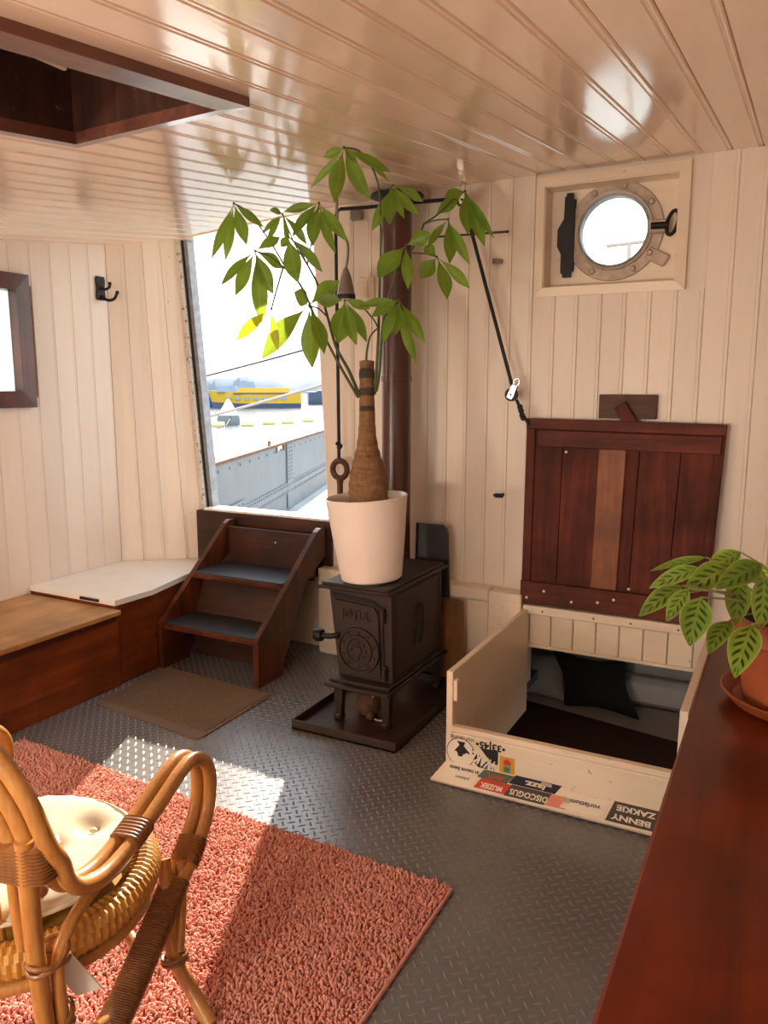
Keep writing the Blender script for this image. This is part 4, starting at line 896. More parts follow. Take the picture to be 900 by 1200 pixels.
tag(MB().obox((-1.385, WY-.008, 2.225), (.052, .016, .022), Matrix.Rotation(.12, 4, 'Y'), .003).build('wall_clip', 'lampgrey', None, 0), 'small grey clip on the wall right of the rope', 'clip')
tag(MB().box(-1.372, -1.325, WY-.012, WY, 1.012, 1.034, .003).box(-1.375, -1.36, WY-.02, WY, 1.02, 1.03).box(-1.335, -1.32, WY-.018, WY, 1.022, 1.036).build('wall_cleat', 'iron_dk', None, 0), 'small black cleat low on the wall left of the lid', 'cleat')
BRANCHES = [
    ([(-1.809, 3.223, 1.556), (-1.85, 3.2, 1.667), (-1.906, 3.179, 1.777), (-1.941, 3.163, 1.913), (-1.998, 3.182, 2.052), (-2.083, 3.215, 2.166)], 0.0085),
    ([(-1.812, 3.22, 1.545), (-1.862, 3.15, 1.678), (-1.942, 3.096, 1.862), (-2.005, 3.069, 2.018), (-2.051, 3.058, 2.087), (-2.1, 3.041, 2.133)], 0.0075),
    ([(-1.745, 3.257, 1.56), (-1.711, 3.228, 1.802), (-1.715, 3.253, 2.074), (-1.72, 3.271, 2.186), (-1.731, 3.292, 2.332)], 0.0075),
    ([(-1.73, 3.246, 1.576), (-1.686, 3.196, 1.677), (-1.659, 3.178, 1.88), (-1.611, 3.193, 2.072), (-1.598, 3.234, 2.135), (-1.565, 3.315, 2.236), (-1.546, 3.365, 2.328)], 0.0075),
    ([(-1.792, 3.261, 1.711), (-1.783, 3.253, 1.766), (-1.754, 3.233, 1.826), (-1.706, 3.219, 1.862)], 0.006),
]
CLUSTERS = [
    ([(-2.122, 3.107, 2.124), (-2.199, 3.091, 2.253), (-2.3, 3.064, 2.39), (-2.367, 3.037, 2.436)], [(-2.433, 2.945, 2.181, 0.015, 0.017, -0.01), (-2.438, 3.052, 2.188, 0.021, 0.016, -0.005), (-2.301, 3.039, 2.245, 0.024, 0.021, 0.008), (-2.197, 3.032, 2.314, 0.012, 0.005, 0.017)]),
    ([(-2.083, 3.215, 2.166), (-2.174, 3.245, 2.275), (-2.265, 3.282, 2.423)], [(-2.362, 3.245, 2.334, 0.004, 0.012, -0.009), (-2.274, 3.156, 2.265, 0.014, 0.007, -0.006), (-2.182, 3.199, 2.241, 0.009, 0.012, -0.001), (-2.169, 3.35, 2.282, 0.023, -0.006, 0.013), (-2.381, 3.34, 2.465, -0.001, 0.01, -0.017)]),
    ([(-2.083, 3.215, 2.166), (-2.048, 3.208, 2.278), (-2.012, 3.198, 2.368), (-1.988, 3.176, 2.425)], [(-2.145, 3.123, 2.393, 0.001, 0.01, -0.021), (-2.044, 3.038, 2.262, 0.029, 0.002, -0.012), (-2.004, 3.138, 2.233, 0.043, 0.001, -0.004), (-1.872, 3.122, 2.187, 0.024, 0.003, 0.011), (-1.811, 3.125, 2.234, 0.021, 0.007, 0.018)]),
    ([(-2.1, 3.041, 2.133), (-2.149, 3.007, 2.18), (-2.2, 2.967, 2.2)], [(-2.317, 2.864, 2.047, 0.003, 0.019, -0.016), (-2.266, 2.901, 2.003, 0.018, 0.024, -0.014), (-2.151, 2.932, 1.874, 0.027, 0.03, 0.001), (-2.109, 2.97, 2.009, 0.036, 0.009, 0.017), (-2.141, 3.1, 2.139, -0.004, 0.016, 0.032), (-2.146, 3.086, 2.274, -0.015, -0.007, 0.022)]),
    ([(-2.083, 3.215, 2.166), (-2.056, 3.103, 2.224), (-2.03, 2.985, 2.252)], [(-1.957, 2.943, 2.046, 0.044, 0.009, 0.014), (-1.861, 2.995, 2.089, 0.019, -0.008, 0.02), (-2.089, 3.009, 2.216, 0.013, 0.009, -0.015)]),
    ([(-1.731, 3.292, 2.332), (-1.61, 3.039, 2.438), (-1.434, 2.588, 2.422), (-1.434, 2.456, 2.409)], [(-1.565, 2.445, 2.29, 0.008, 0.005, -0.009), (-1.498, 2.497, 2.245, 0.019, 0.03, 0.0), (-1.29, 2.38, 2.209, 0.025, -0.001, 0.018), (-1.54, 2.493, 2.401, 0.004, 0.007, -0.017), (-1.331, 2.609, 2.351, 0.011, -0.002, 0.015), (-1.344, 2.391, 2.33, 0.01, 0.005, 0.007)]),
    ([(-1.72, 3.271, 2.186), (-1.697, 3.252, 2.33), (-1.648, 3.248, 2.48)], [(-1.742, 3.229, 2.293, 0.027, 0.007, -0.014), (-1.609, 3.14, 2.291, 0.035, 0.011, 0.001), (-1.633, 3.339, 2.354, 0.014, 0.012, 0.011), (-1.5, 3.211, 2.333, 0.017, -0.004, 0.018), (-1.486, 3.225, 2.39, 0.009, -0.014, 0.021), (-1.437, 2.699, 2.438, -0.011, -0.003, -0.017)]),
    ([(-1.546, 3.365, 2.328), (-1.5, 3.404, 2.368), (-1.445, 3.452, 2.435), (-1.399, 3.492, 2.479)], [(-1.511, 3.429, 2.381, 0.016, 0.01, -0.024), (-1.351, 3.409, 2.274, 0.034, 0.025, -0.002), (-1.274, 3.424, 2.215, 0.03, 0.015, 0.01), (-1.238, 3.446, 2.252, 0.017, 0.002, 0.012), (-1.457, 3.389, 2.442, 0.01, 0.003, -0.024)]),
    ([(-1.546, 3.365, 2.328), (-1.471, 3.33, 2.33), (-1.398, 3.292, 2.32)], [(-1.509, 3.323, 2.215, 0.012, 0.016, -0.008), (-1.361, 3.23, 2.122, 0.023, 0.027, -0.004), (-1.275, 3.253, 2.115, 0.022, 0.003, 0.013)]),
    ([(-1.633, 3.377, 2.206), (-1.541, 3.349, 2.195), (-1.458, 3.313, 2.169)], [(-1.546, 3.333, 2.084, 0.027, 0.024, -0.022), (-1.371, 3.231, 1.972, 0.024, 0.032, -0.003), (-1.294, 3.306, 2.022, 0.018, -0.004, 0.02), (-1.533, 3.347, 2.228, -0.019, -0.011, -0.019)]),
    ([(-1.611, 3.193, 2.072), (-1.573, 3.168, 2.143), (-1.532, 3.143, 2.197)], [(-1.607, 3.031, 2.056, 0.047, -0.001, -0.025), (-1.471, 3.045, 2.001, 0.023, 0.014, 0.0), (-1.419, 3.151, 2.241, -0.013, -0.007, 0.033)]),
    ([(-1.706, 3.294, 1.96), (-1.626, 3.206, 1.971), (-1.547, 3.115, 1.966)], [(-1.54, 3.062, 1.818, 0.036, 0.016, -0.004), (-1.473, 3.226, 1.788, 0.023, 0.009, 0.015), (-1.707, 3.045, 1.945, -0.003, 0.012, -0.019), (-1.565, 2.999, 1.78, 0.028, 0.002, -0.004), (-1.496, 3.186, 1.697, 0.017, 0.02, 0.009), (-1.622, 3.005, 1.892, 0.02, 0.001, -0.022)]),
    ([(-1.941, 3.163, 1.913), (-1.96, 3.12, 1.948), (-1.983, 3.07, 1.96)], [(-2.074, 3.09, 2.027, -0.024, 0.012, -0.037), (-2.118, 2.887, 1.721, 0.005, 0.044, -0.037), (-1.991, 3.102, 1.682, 0.036, 0.031, 0.003), (-1.859, 3.136, 2.069, -0.007, -0.037, 0.03), (-1.855, 2.99, 1.738, 0.02, 0.037, -0.001)]),
    ([(-1.706, 3.219, 1.862), (-1.718, 3.183, 1.905), (-1.761, 3.133, 1.963), (-1.799, 3.077, 1.975)], [(-1.784, 2.99, 1.784, 0.037, 0.039, -0.015), (-1.674, 3.053, 1.788, 0.017, 0.021, 0.009), (-1.917, 3.037, 1.973, 0.002, -0.005, -0.034), (-1.663, 3.066, 1.931, 0.007, 0.008, 0.021), (-1.694, 2.997, 1.775, 0.03, 0.005, 0.014)]),
    ([(-2.1, 3.041, 2.133), (-2.08, 2.956, 2.021), (-2.055, 2.879, 1.932)], [(-2.189, 2.798, 1.796, 0.006, 0.023, -0.019), (-2.029, 2.886, 1.752, 0.02, 0.006, 0.003)]),
]
POTLEAVES = [
    (-0.161, 2.028, 1.182, -0.287, 2.022, 1.135, 0.004, 0.003, -0.01),
    (-0.165, 1.911, 1.181, -0.267, 1.871, 1.128, 0.011, -0.008, -0.014),
    (-0.189, 1.825, 1.154, -0.273, 1.78, 1.083, 0.017, -0.014, -0.012),
    (-0.174, 1.788, 1.157, -0.208, 1.735, 1.092, 0.018, -0.004, -0.006),
    (-0.144, 1.756, 1.149, -0.154, 1.689, 1.059, 0.033, -0.0, -0.004),
    (-0.084, 2.048, 1.199, -0.16, 2.022, 1.149, 0.015, -0.014, -0.016),
    (-0.093, 1.949, 1.186, -0.187, 1.834, 1.135, 0.025, -0.012, -0.019),
    (-0.036, 1.936, 1.199, -0.119, 1.816, 1.157, 0.02, -0.007, -0.02),
    (-0.078, 1.897, 1.169, -0.074, 1.847, 1.071, 0.028, 0.003, -0.0),
    (-0.087, 1.82, 1.088, -0.119, 1.726, 1.036, 0.024, -0.007, -0.002),
    (-0.042, 1.799, 1.091, -0.063, 1.681, 1.008, 0.032, -0.004, -0.003),
    (-0.026, 1.913, 1.17, -0.027, 1.848, 1.068, 0.028, 0.011, -0.007),
    (-0.05, 2.027, 1.175, 0.011, 1.988, 1.104, 0.025, 0.018, 0.011),
    (-0.013, 2.044, 1.163, 0.074, 2.114, 1.111, 0.008, 0.009, 0.026),
    (-0.0, 1.933, 1.144, 0.066, 1.894, 1.055, 0.024, 0.009, 0.014),
    (0.006, 2.109, 1.151, 0.093, 2.207, 1.131, -0.002, 0.006, 0.023),
]
# ---- potted tree on the stove
def leaf_mesh(base, tip, wv, sag=.10, fold=.28, nl=8, prof=1., wav=.0, ex=1.12):
    """one leaflet: midrib fold, droop along its length, tapered to both ends; returns verts, faces, uv"""
    b, t_, w = V(base), V(tip), V(wv); d = t_-b; L = d.length; hw = w.length; w = w.normalized(); up = w.cross(d.normalized())
    if up.z < 0: up = -up
    vs = []; uv = []; us = (-1, -.55, 0, .55, 1)
    for i in range(nl+1):
        s = i/nl; z = max(0., (s-.11)/.89) if ex > 1 else s; q = (math.sin(math.pi*z**ex)**(1.0 if ex > 1 else .8)) if 0 < z < 1 else 0.
        q = max(q*prof, .045); c = b+d*s+up*(sag*L*math.sin(math.pi*s))
        for u in us:
            vs.append(c+w*(u*hw*q)+up*(-fold*hw*q*(1-abs(u))+wav*hw*math.sin(9*s+u*2)*abs(u))); uv.append(((u+1)/2, s))
    fs = [(i*5+j, i*5+j+1, i*5+5+j+1, i*5+5+j) for i in range(nl) for j in range(4)]
    return vs, fs, uv
PB = (-1.735, 3.205, .686)
tree = thing('potted_tree', 'tall money tree with hand-shaped leaves in a white pot on the stove', 'plant', PB)
TL = Matrix.Rotation(math.radians(-3.6), 4, V((-.46, .89, 0)))
m = MB(); m.lathe([(.0, 0), (.138, 0), (.147, .008), (.170, .18), (.193, .385), (.196, .395), (.190, .399), (.184, .392), (.178, .33), (.0, .33)], PB, 48, TL); m.build('pot', 'pot', tree, 40)
m = MB(); m.lathe([(.183, .345), (.14, .362), (.08, .366), (.0, .372)], PB, 28, TL, False); m.build('soil', 'soil', tree, 60)
tp_ = [(-1.742, 3.19, 1.02), (-1.742, 3.188, 1.075), (-1.744, 3.188, 1.12), (-1.748, 3.192, 1.18), (-1.752, 3.198, 1.25), (-1.757, 3.205, 1.31), (-1.762, 3.212, 1.38), (-1.770, 3.228, 1.47), (-1.777, 3.238, 1.55), (-1.783, 3.25, 1.63), (-1.789, 3.262, 1.712)]
tq = spline(tp_, 4); N_ = len(tq); rk = [.088, .094, .094, .088, .071, .053, .042, .037, .0355, .0345, .035]
rr = np.interp(np.linspace(0, 10, N_), range(11), rk)*(1+.03*np.sin(np.arange(N_)*2.1))
m = MB(); m.tube(tq, list(rr), 18); m.build('trunk', 'bark', tree, 60)
for (i, j) in ((6.8, 7.6), (7.9, 8.6), (9.0, 9.6)):
    a = [tq[int(round(k*4))] for k in (i, (i+j)/2, j)]; m = MB(); m.tube(a, [.0355, .0375, .0355], 16); m.build('bark_band', 'bark_dark', tree, 60)
for pts, r in BRANCHES:
    q = spline(pts, 5); m = MB(); m.tube(q, list(np.linspace(r, r*.55, len(q))), 8); m.build('branch', 'stem', tree, 60)
for ci, (pts, rows) in enumerate(CLUSTERS):
    q = spline(pts, 4); m = MB(); m.tube(q, list(np.linspace(.0042, .003, len(q))), 6); m.ball(q[-1], .006, 6); pet = m.build('petiole', 'stem', tree, 60)
    for row in rows:
        vs, fs, uv = leaf_mesh(pts[-1], row[:3], row[3:], .07, .35, 11, .93, .05)
        m = MB(); m.add(vs, fs); m.build('leaf', 'leaf_sunlit' if ci == len(CLUSTERS)-1 else 'leaf', tree, 180, None, uv)
# ---- plant with barred leaves on the counter
CB = (.075, 2.0, .852)
sc = thing('saucer', 'terracotta saucer under the small pot on the counter', 'saucer', CB)
m = MB(); m.lathe([(.0, 0), (.150, 0), (.158, .004), (.178, .028), (.182, .032), (.178, .034), (.172, .030), (.152, .010), (.0, .008)], CB, 40); m.build('dish', 'terra', sc, 40)
cp = thing('potted_calathea', 'small barred-leaf plant in a terracotta pot on the red counter', 'plant', (CB[0], CB[1], .861))
m = MB(); m.lathe([(.0, 0), (.128, 0), (.132, .004), (.150, .150), (.151, .152), (.164, .154), (.168, .158), (.170, .205), (.167, .210), (.155, .208), (.150, .17), (.0, .17)], (CB[0], CB[1], .861), 40); m.build('pot', 'terra', cp, 30)
m = MB(); m.lathe([(.151, .185), (.1, .192), (.0, .196)], (CB[0], CB[1], .861), 24, None, False); m.build('soil', 'soil', cp, 60)
for i, row in enumerate(POTLEAVES):
    b = V(row[:3]); c0 = V((CB[0]+.05*math.cos(i*2.4), CB[1]+.05*math.sin(i*2.4), 1.045)); mid = c0.lerp(b, .55)+V((0, 0, .02))
    m = MB(); q = spline([c0, mid, b], 5); m.tube(q, list(np.linspace(.0035, .0022, len(q))), 6); m.build('leaf_stalk', 'stalk', cp, 60)
    vs, fs, uv = leaf_mesh(row[:3], row[3:6], row[6:], .09, .2, 10, 1., .04, .82); m = MB(); m.add(vs, fs); m.build('leaf', 'calathea', cp, 180, None, uv)
# ---- rattan chair on the rug, with its cushion
CX, CY = 0., 0.                                                  # modelled about its seat centre, facing +y, then placed
XF = Matrix.Translation((-1.57, 1.12, 0))@Matrix.Rotation(math.radians(12), 4, 'Z')
ch = thing('rattan_chair', 'honey-coloured rattan armchair standing on the coral rug', 'chair', (-1.57, 1.12, .02))
G = .022                                                         # standing in the pile
ARM = [(-.218, .735), (-.195, .66), (-.163, .588), (-.119, .548), (-.058, .543), (.024, .555), (.156, .593), (.239, .618), (.30, .622), (.36, .588), (.388, .53), (.375, .443), (.307, .368), (.223, .321), (.107, .246), (-.01, .176), (-.09, .14), (-.17, .11), (-.235, .085)]
def wrapcoil(m, pts, r, pitch=.006, n=12):
    q = spline(pts, 10); L = sum((a-b).length for a, b in zip(q[:-1], q[1:])); k = max(4, int(L/pitch*3)); P = []
    cum = [0]; [cum.append(cum[-1]+(a-b).length) for a, b in zip(q[:-1], q[1:])]
    for i in range(k+1):
        s = L*i/k; j = max(0, min(len(q)-2, int(np.searchsorted(cum, s))-1)); f = (s-cum[j])/max(cum[j+1]-cum[j], 1e-9); P.append(q[j].lerp(q[j+1], min(max(f, 0), 1)))
    m.tube(P, [r*(1. if i % 3 else .90) for i in range(k+1)], n); return m
def flatwrap(m, pts, ra, rb, axis, pitch=.0055):
    """wrapping round a pair of canes: flattened tube, ribbed"""
    q = spline(pts, 12); axis = V(axis).normalized(); vs = []; n = 16; k = len(q)
    L = sum((a-b).length for a, b in zip(q[:-1], q[1:])); K = max(6, int(L/pitch*3)); cum = [0]; [cum.append(cum[-1]+(a-b).length) for a, b in zip(q[:-1], q[1:])]
    for i in range(K+1):
        s = L*i/K; j = max(0, min(k-2, int(np.searchsorted(cum, s))-1)); f = min(max((s-cum[j])/max(cum[j+1]-cum[j], 1e-9), 0), 1); c = q[j].lerp(q[j+1], f)
        t_ = (q[j+1]-q[j]).normalized(); a = (axis-t_*axis.dot(t_)).normalized(); b = t_.cross(a); z = 1. if i % 3 else .92
        for e in range(n):
            an = 2*math.pi*e/n; co, si = math.cos(an), math.sin(an); p = 2/3.2
            vs.append(c+a*(ra*z*math.copysign(abs(co)**p, co))+b*(rb*z*math.copysign(abs(si)**p, si)))
    fs = [(i*n+e, i*n+(e+1) % n, (i+1)*n+(e+1) % n, (i+1)*n+e) for i in range(K) for e in range(n)]+[tuple(reversed(range(n))), tuple(range(K*n, K*n+n))]
    m.add(vs, fs); return m
for sg in (1, -1):
    ax = lambda o, y=0.: sg*((.284 if sg > 0 else .40)+o)
    m = MB(); flatwrap(m, [(ax(-.005), y, z) for y, z in ARM[13:18]], .040, .022, (1, 0, 0)); m.build('leg_wrap', 'wrap', ch, 40)
    m = MB(); flatwrap(m, [(ax(-.005), y, z) for y, z in ((.322, .383), (.288, .353), (.262, .338))], .041, .023, (1, 0, 0)); m.build('wrap', 'wrap', ch, 40)
    m = MB(); flatwrap(m, [(ax(-.005), y, z) for y, z in ((.012, .552), (.04, .558), (.075, .567))], .040, .023, (1, 0, 0), .010); m.build('wrap', 'wrap', ch, 40)
    m = MB(); m.tube(spline([(ax(-.035), -.262, .72), (ax(-.033), -.260, .50), (ax(-.03), -.25, .31), (ax(-.015), -.25, .15), (ax(.01), -.26, G)], 5), .0195, 12); m.build('leg', 'cane', ch, 60)
    m = MB(); m.tube(spline([(ax(-.10), -.232, .70), (ax(-.10), -.23, .56), (ax(-.095), -.225, .44)], 4), .012, 10); m.build('back_spindle', 'cane', ch, 60)
    m = MB(); m.tube(spline([(ax(-.004), -.085, .520), (ax(-.008), -.150, .500), (ax(-.012), -.205, .46), (ax(-.014), -.222, .40), (ax(-.010), -.222, .28)], 5), .0145, 10); m.build('brace', 'cane', ch, 60)
    for z in (.452, .302):
        for q in (0, 1):
            c = V((ax(-.022), -.238, z-.010*q)); m = MB(); m.tube([c+V((.036*math.cos(t), .046*math.sin(t), (.014-.028*q)*math.sin(t))) for t in np.linspace(0, 2*math.pi, 19)[:-1]], .0055, 6, True); m.build('binding', 'wrap', ch, 60)
    m = MB(); flatwrap(m, [(ax(-.068), -.240, .706), (ax(-.067), -.240, .67), (ax(-.066), -.240, .630)], .082, .042, (1, 0, 0), .0075); m.build('bundle_wrap', 'wrap', ch, 40)
    m = MB(); m.tube(spline([(ax(-.035), .22, .375), (ax(-.01), .19, .29), (ax(.02), .155, .165), (ax(.075), .145, .075), (ax(.145), .11, G)], 6), .0185, 12); m.build('leg', 'cane', ch, 60)
    m = MB(); m.tube(spline([(ax(.0), .245, .36), (ax(.015), .215, .27), (ax(.035), .16, .165)], 4), .013, 10); m.build('brace', 'cane', ch, 60)
    for q in (0, 1):
        m = MB(); c = V((ax(.026), .152, .158-.011*q)); m.tube([c+V((.032*math.cos(t), .028*math.sin(t), .008*math.cos(t))) for t in np.linspace(0, 2*math.pi, 19)[:-1]], .0055, 6, True); m.build('binding', 'wrap', ch, 60)
# back hoops
def hoop(a, h_, yo, rad):
    P = []
    for k in range(29):
        t = math.pi*k/28; s_ = math.sin(t); c = math.cos(t)
        P.append((-.033+a*c, -.228+yo-.05*s_, .60+h_*s_))
    m = MB(); m.tube(P, rad, 12); m.build('back_hoop', 'cane', ch, 60)
for a, h_, o in ((.335, .42, .014), (.292, .372, -.024)):            # each outer cane is one bend: arm, back hoop, other arm
    BK = [(-.222, .655), (-.206, .608), (-.172, .570)]+ARM[3:]; R_ = [(.284+o, y, z) for y, z in BK]; L_2 = [(-.40-o, y, z) for y, z in BK]
    mid = [(-.033+a*math.cos(t), -.234-.05*math.sin(t), .60+h_*math.sin(t)) for t in np.linspace(.26, math.pi-.26, 13)]
    m = MB(); m.tube(spline(list(reversed(R_))+mid+L_2, 5), .0185, 12); m.build('bent_cane', 'cane', ch, 60)
hoop(.248, .318, 0., .0185)
for k in range(5):
    x = -.19+.08*k; h_ = .60+.318*math.sqrt(max(0, 1-((x+.033)/.248)**2))
    m = MB(); m.tube(spline([(x, -.215, .43), (x, -.235, .62), (x, -.262, h_)], 4), .010, 8); m.build('back_spindle', 'cane', ch, 60)
# seat: woven rim, hoop below, base
def ring(rx, ry, z, r, mat, name, rib=0, n=160, fl=1.):
    P = [(CX+rx*math.cos(2*math.pi*k/n), CY+ry*math.sin(2*math.pi*k/n), z) for k in range(n)]
    m = MB(); m.tube(P, [r*(1. if (not rib or k % 2) else 1-rib) for k in range(n)], 12, True, fl); return m.build(name, mat, ch, 60)
def woven(R_, z, r, n=320, e=14, ph=.25, amp=.075):
    vs = []
    for k in range(n):
        A_ = 2*math.pi*k/n
        for j in range(e):
            t = 2*math.pi*j/e; q = r*(1+amp*math.sin(2*math.pi*(k*ph+abs(j-e/2)*.22))); w = R_+q*math.cos(t)
            vs.append((w*math.cos(A_), w*math.sin(A_), z+q*math.sin(t)))
    m = MB(); m.add(vs, [(k*e+j, ((k+1) % n)*e+j, ((k+1) % n)*e+(j+1) % e, k*e+(j+1) % e) for k in range(n) for j in range(e)]); return m.build('woven_rim', 'weave', ch, 24)
woven(.280, .412, .040, 420, 14, .25, .055); ring(.285, .285, .352, .0165, 'cane', 'seat_hoop')
m = MB(); m.lathe([(.0, .405), (.20, .405), (.26, .41), (.26, .38), (.0, .375)], (0, 0, 0), 40); m.build('seat', 'weave', ch, 40)
m = MB(); n = 60; m.tube([(.275*math.cos(2*math.pi*k/n), -.02+.25*math.sin(2*math.pi*k/n), .155) for k in range(n)], .0165, 10, True); m.build('stretcher', 'cane', ch, 60)
for a0, a1 in ((.28, .62), (2.5, 2.85), (1.3, 1.7)):
    m = MB(); wrapcoil(m, [(.275*math.cos(t), -.02+.25*math.sin(t), .155) for t in np.linspace(a0, a1, 5)], .0215); m.build('wrap', 'wrap', ch, 40)
for sg in (1, -1):
    m = MB(); m.tube(spline([(sg*.27, .02, .14), (sg*.255, -.06, .115), (sg*.25, -.15, .07), (sg*.26, -.21, .05)], 5), .009, 8); m.build('bow', 'cane', ch, 60)
m = MB(); m.tube(spline([(-.20, -.245, .12), (-.08, -.25, .17), (.04, -.25, .15), (.14, -.24, .07)], 6), .010, 8); m.build('bow', 'cane', ch, 60)
# cushion
cu = thing('seat_cushion', 'round cream tufted cushion on the rattan chair', 'cushion', (-1.57, 1.12, .45))
vs = []; fs = []; nr, na = 22, 72
tufts = [(.06, .02), (-.10, .09), (.0, -.13), (-.13, -.06), (.10, .14)]
def ctop(x, y, e): 
    z = .036*(1-e**4)**.5
    for tx, ty in tufts: z -= .030*math.exp(-((x-tx)**2+(y-ty)**2)/.0016)+.012*math.exp(-((x-tx)**2+(y-ty)**2)/.010)
    return z+.0022*math.sin(26*math.atan2(y, x))*e**3+.002*math.sin(40*x+25*y)*(1-e)
for sgn in (1, -1):
    for i in range(nr+1):
        e = i/nr
        for j in range(na):
            a = 2*math.pi*j/na; R_ = .262*(1+.012*math.sin(3*a+1)); x, y = R_*e*math.cos(a), R_*e*math.sin(a)
            z = (.482+ctop(x, y, e)) if sgn > 0 else (.482-.030*(1-e**6)**.5)
            vs.append((CX+x, CY+y, z))
o = (nr+1)*na
for i in range(nr):
    for j in range(na):
        k = (j+1) % na; fs.append((i*na+j, (i+1)*na+j, (i+1)*na+k, i*na+k)); fs.append((o+i*na+k, o+(i+1)*na+k, o+(i+1)*na+j, o+i*na+j))
m = MB(); m.add(vs, fs); m.build('pad', 'cushion', cu, 180)
n = 72; m = MB(); m.tube([(CX+0.263*(1+.012*math.sin(3*2*math.pi*k/n+1))*math.cos(2*math.pi*k/n), CY+0.263*(1+.012*math.sin(3*2*math.pi*k/n+1))*math.sin(2*math.pi*k/n), .482) for k in range(n)], .0055, 6, True); m.build('piping', 'cushion', cu, 60)
for tx, ty in tufts:
    m = MB(); m.ball((CX+tx, CY+ty, .480), .010, 8, (1, 1, .5)); m.build('button', 'cushion', cu, 60)
m = MB(); a = V((.235, -.195, .43)); b = V((.300, -.165, .318)); w_ = V((.020, .016, 0)); m.hexa([a-w_, a+w_, a+w_+V((0, -.003, 0)), a-w_+V((0, -.003, 0)), b-w_, b+w_, b+w_+V((0, -.003, 0)), b-w_+V((0, -.003, 0))]); m.build('tie_strap', 'plastic', cu, 0)
bt = thing('bead_string', 'red, dark and wooden bead lying on the chair cushion', 'beads', (-1.38, 1.02, .5))
for (x, y, r, mt) in ((.150, -.118, .012, 'sticker_navy'), (.165, -.128, .014, 'sticker_red'), (.176, -.146, .017, 'cutboard'), (.140, -.105, .010, 'ink')):
    m = MB(); m.ball((x, y, .512+r*.5), r, 12); m.build('bead', mt, bt, 60)
XF = None
# ================================================================== OUTSIDE THE DOOR
deck = struct(MB().box(-9.5, 1.2, 4.75, 12.5, .18, .25).box(-9.5, -2.4, 4.06, 4.75, .18, .25).build('floor_deck', 'deck', None, 0), 'grey side deck outside the doorway')
A = V((-3.45, 3.47+.0, 0)); A = V((-3.909, 4.649, 0)); B = V((-5.57, 8.912, 0)); d = (B-A).normalized(); nn = V((d.y, -d.x, 0))   # nn points inboard
A2 = A-d*.45; L = (B-A).length+2.2
bw = thing('bulwark', 'grey riveted steel bulwark with a rusty top edge outside the door', 'bulwark', (A.x, A.y, .25))
def bq(s, z, o): p = A2+d*s+nn*o; return (p.x, p.y, z)
def bbox(s0, s1, z0, z1, o0, o1, name, mat='bulwark', zz=0.):
    m = MB(); m.hexa([bq(s0, z0, o0), bq(s1, z0+zz, o0), bq(s1, z0+zz, o1), bq(s0, z0, o1), bq(s0, z1, o0), bq(s1, z1+zz, o0), bq(s1, z1+zz, o1), bq(s0, z1, o1)]); return m.build(name, mat, bw, 0)
bbox(0, 2.5, .25, 1.0, -.012, .0, 'shell_plate'); bbox(2.5, 2.8, .25, .935, -.012, .0, 'shell_plate'); bbox(2.8, 3.0, .25, 1.0, -.012, .0, 'shell_plate'); bbox(3.0, L, .25, 1.0, -.010, .002, 'shell_plate')
bbox(0, L, .985, 1.012, -.03, .02, 'top_rail', 'rust'); bbox(2.46, 2.52, .92, .985, -.014, .006, 'fairlead_rim', 'rust'); bbox(2.78, 2.84, .92, .985, -.014, .006, 'fairlead_rim', 'rust'); bbox(2.9, 3.16, .28, .985, .002, .012, 'butt_strap'); bbox(0, L, .44, .56, .002, .010, 'seam_strap')
bbox(0, 1.25, .56, .62, .010, .016, 'doubler_plate')
m = MB()
def rivet(s, z, o): p = bq(s, z, o); q = nn; m.ball((p[0]-q.x*.011, p[1]-q.y*.011, p[2]), .019, 8)
for k in range(int(L/.075)): [rivet(k*.075+.03*(j % 2), z, .012) for j, z in enumerate((.465, .535))]
for k in range(10):
    for s in (2.95, 3.03, 3.11): rivet(s, .60+k*.042, .013)
for k in range(12): [rivet(.1+k*.1, z, .018) for z in (.585,)]
for k in range(int(L/.3)): rivet(k*.3, .93, .003)
rv = m.build('rivets', 'bulwark', bw, 60); rv['kind'] = 'stuff'
for s in (.5, 2.2): 
    m = MB(); c = V(bq(s, 1.03, 0)); m.tube([c+d*(.03*math.cos(t))+V((0, 0, .03*math.sin(t))) for t in np.linspace(-.6, math.pi+.6, 12)], .007, 6); m.build('eye', 'rust', bw, 60)
sea = MB(); ng = 60; W_ = 900
sea.add([(-W_, 14, -1.2), (W_, 14, -1.2), (W_, 900, -1.2), (-W_, 900, -1.2)], [(0, 1, 2, 3)]); sea.add([(-W_, 4.2, -1.2), (-9.5, 4.2, -1.2), (-9.5, 14, -1.2), (-W_, 14, -1.2)], [(0, 1, 2, 3)])
so = sea.build('water', 'water', None, 0, (0, 0, -1.2)); struct(so, 'sparkling harbour water outside the doorway')
def at(u, dist, z):  # heading in degrees left of +Y, distance, height -> point
    a = math.radians(u); return V((-math.sin(a)*dist, math.cos(a)*dist, z))
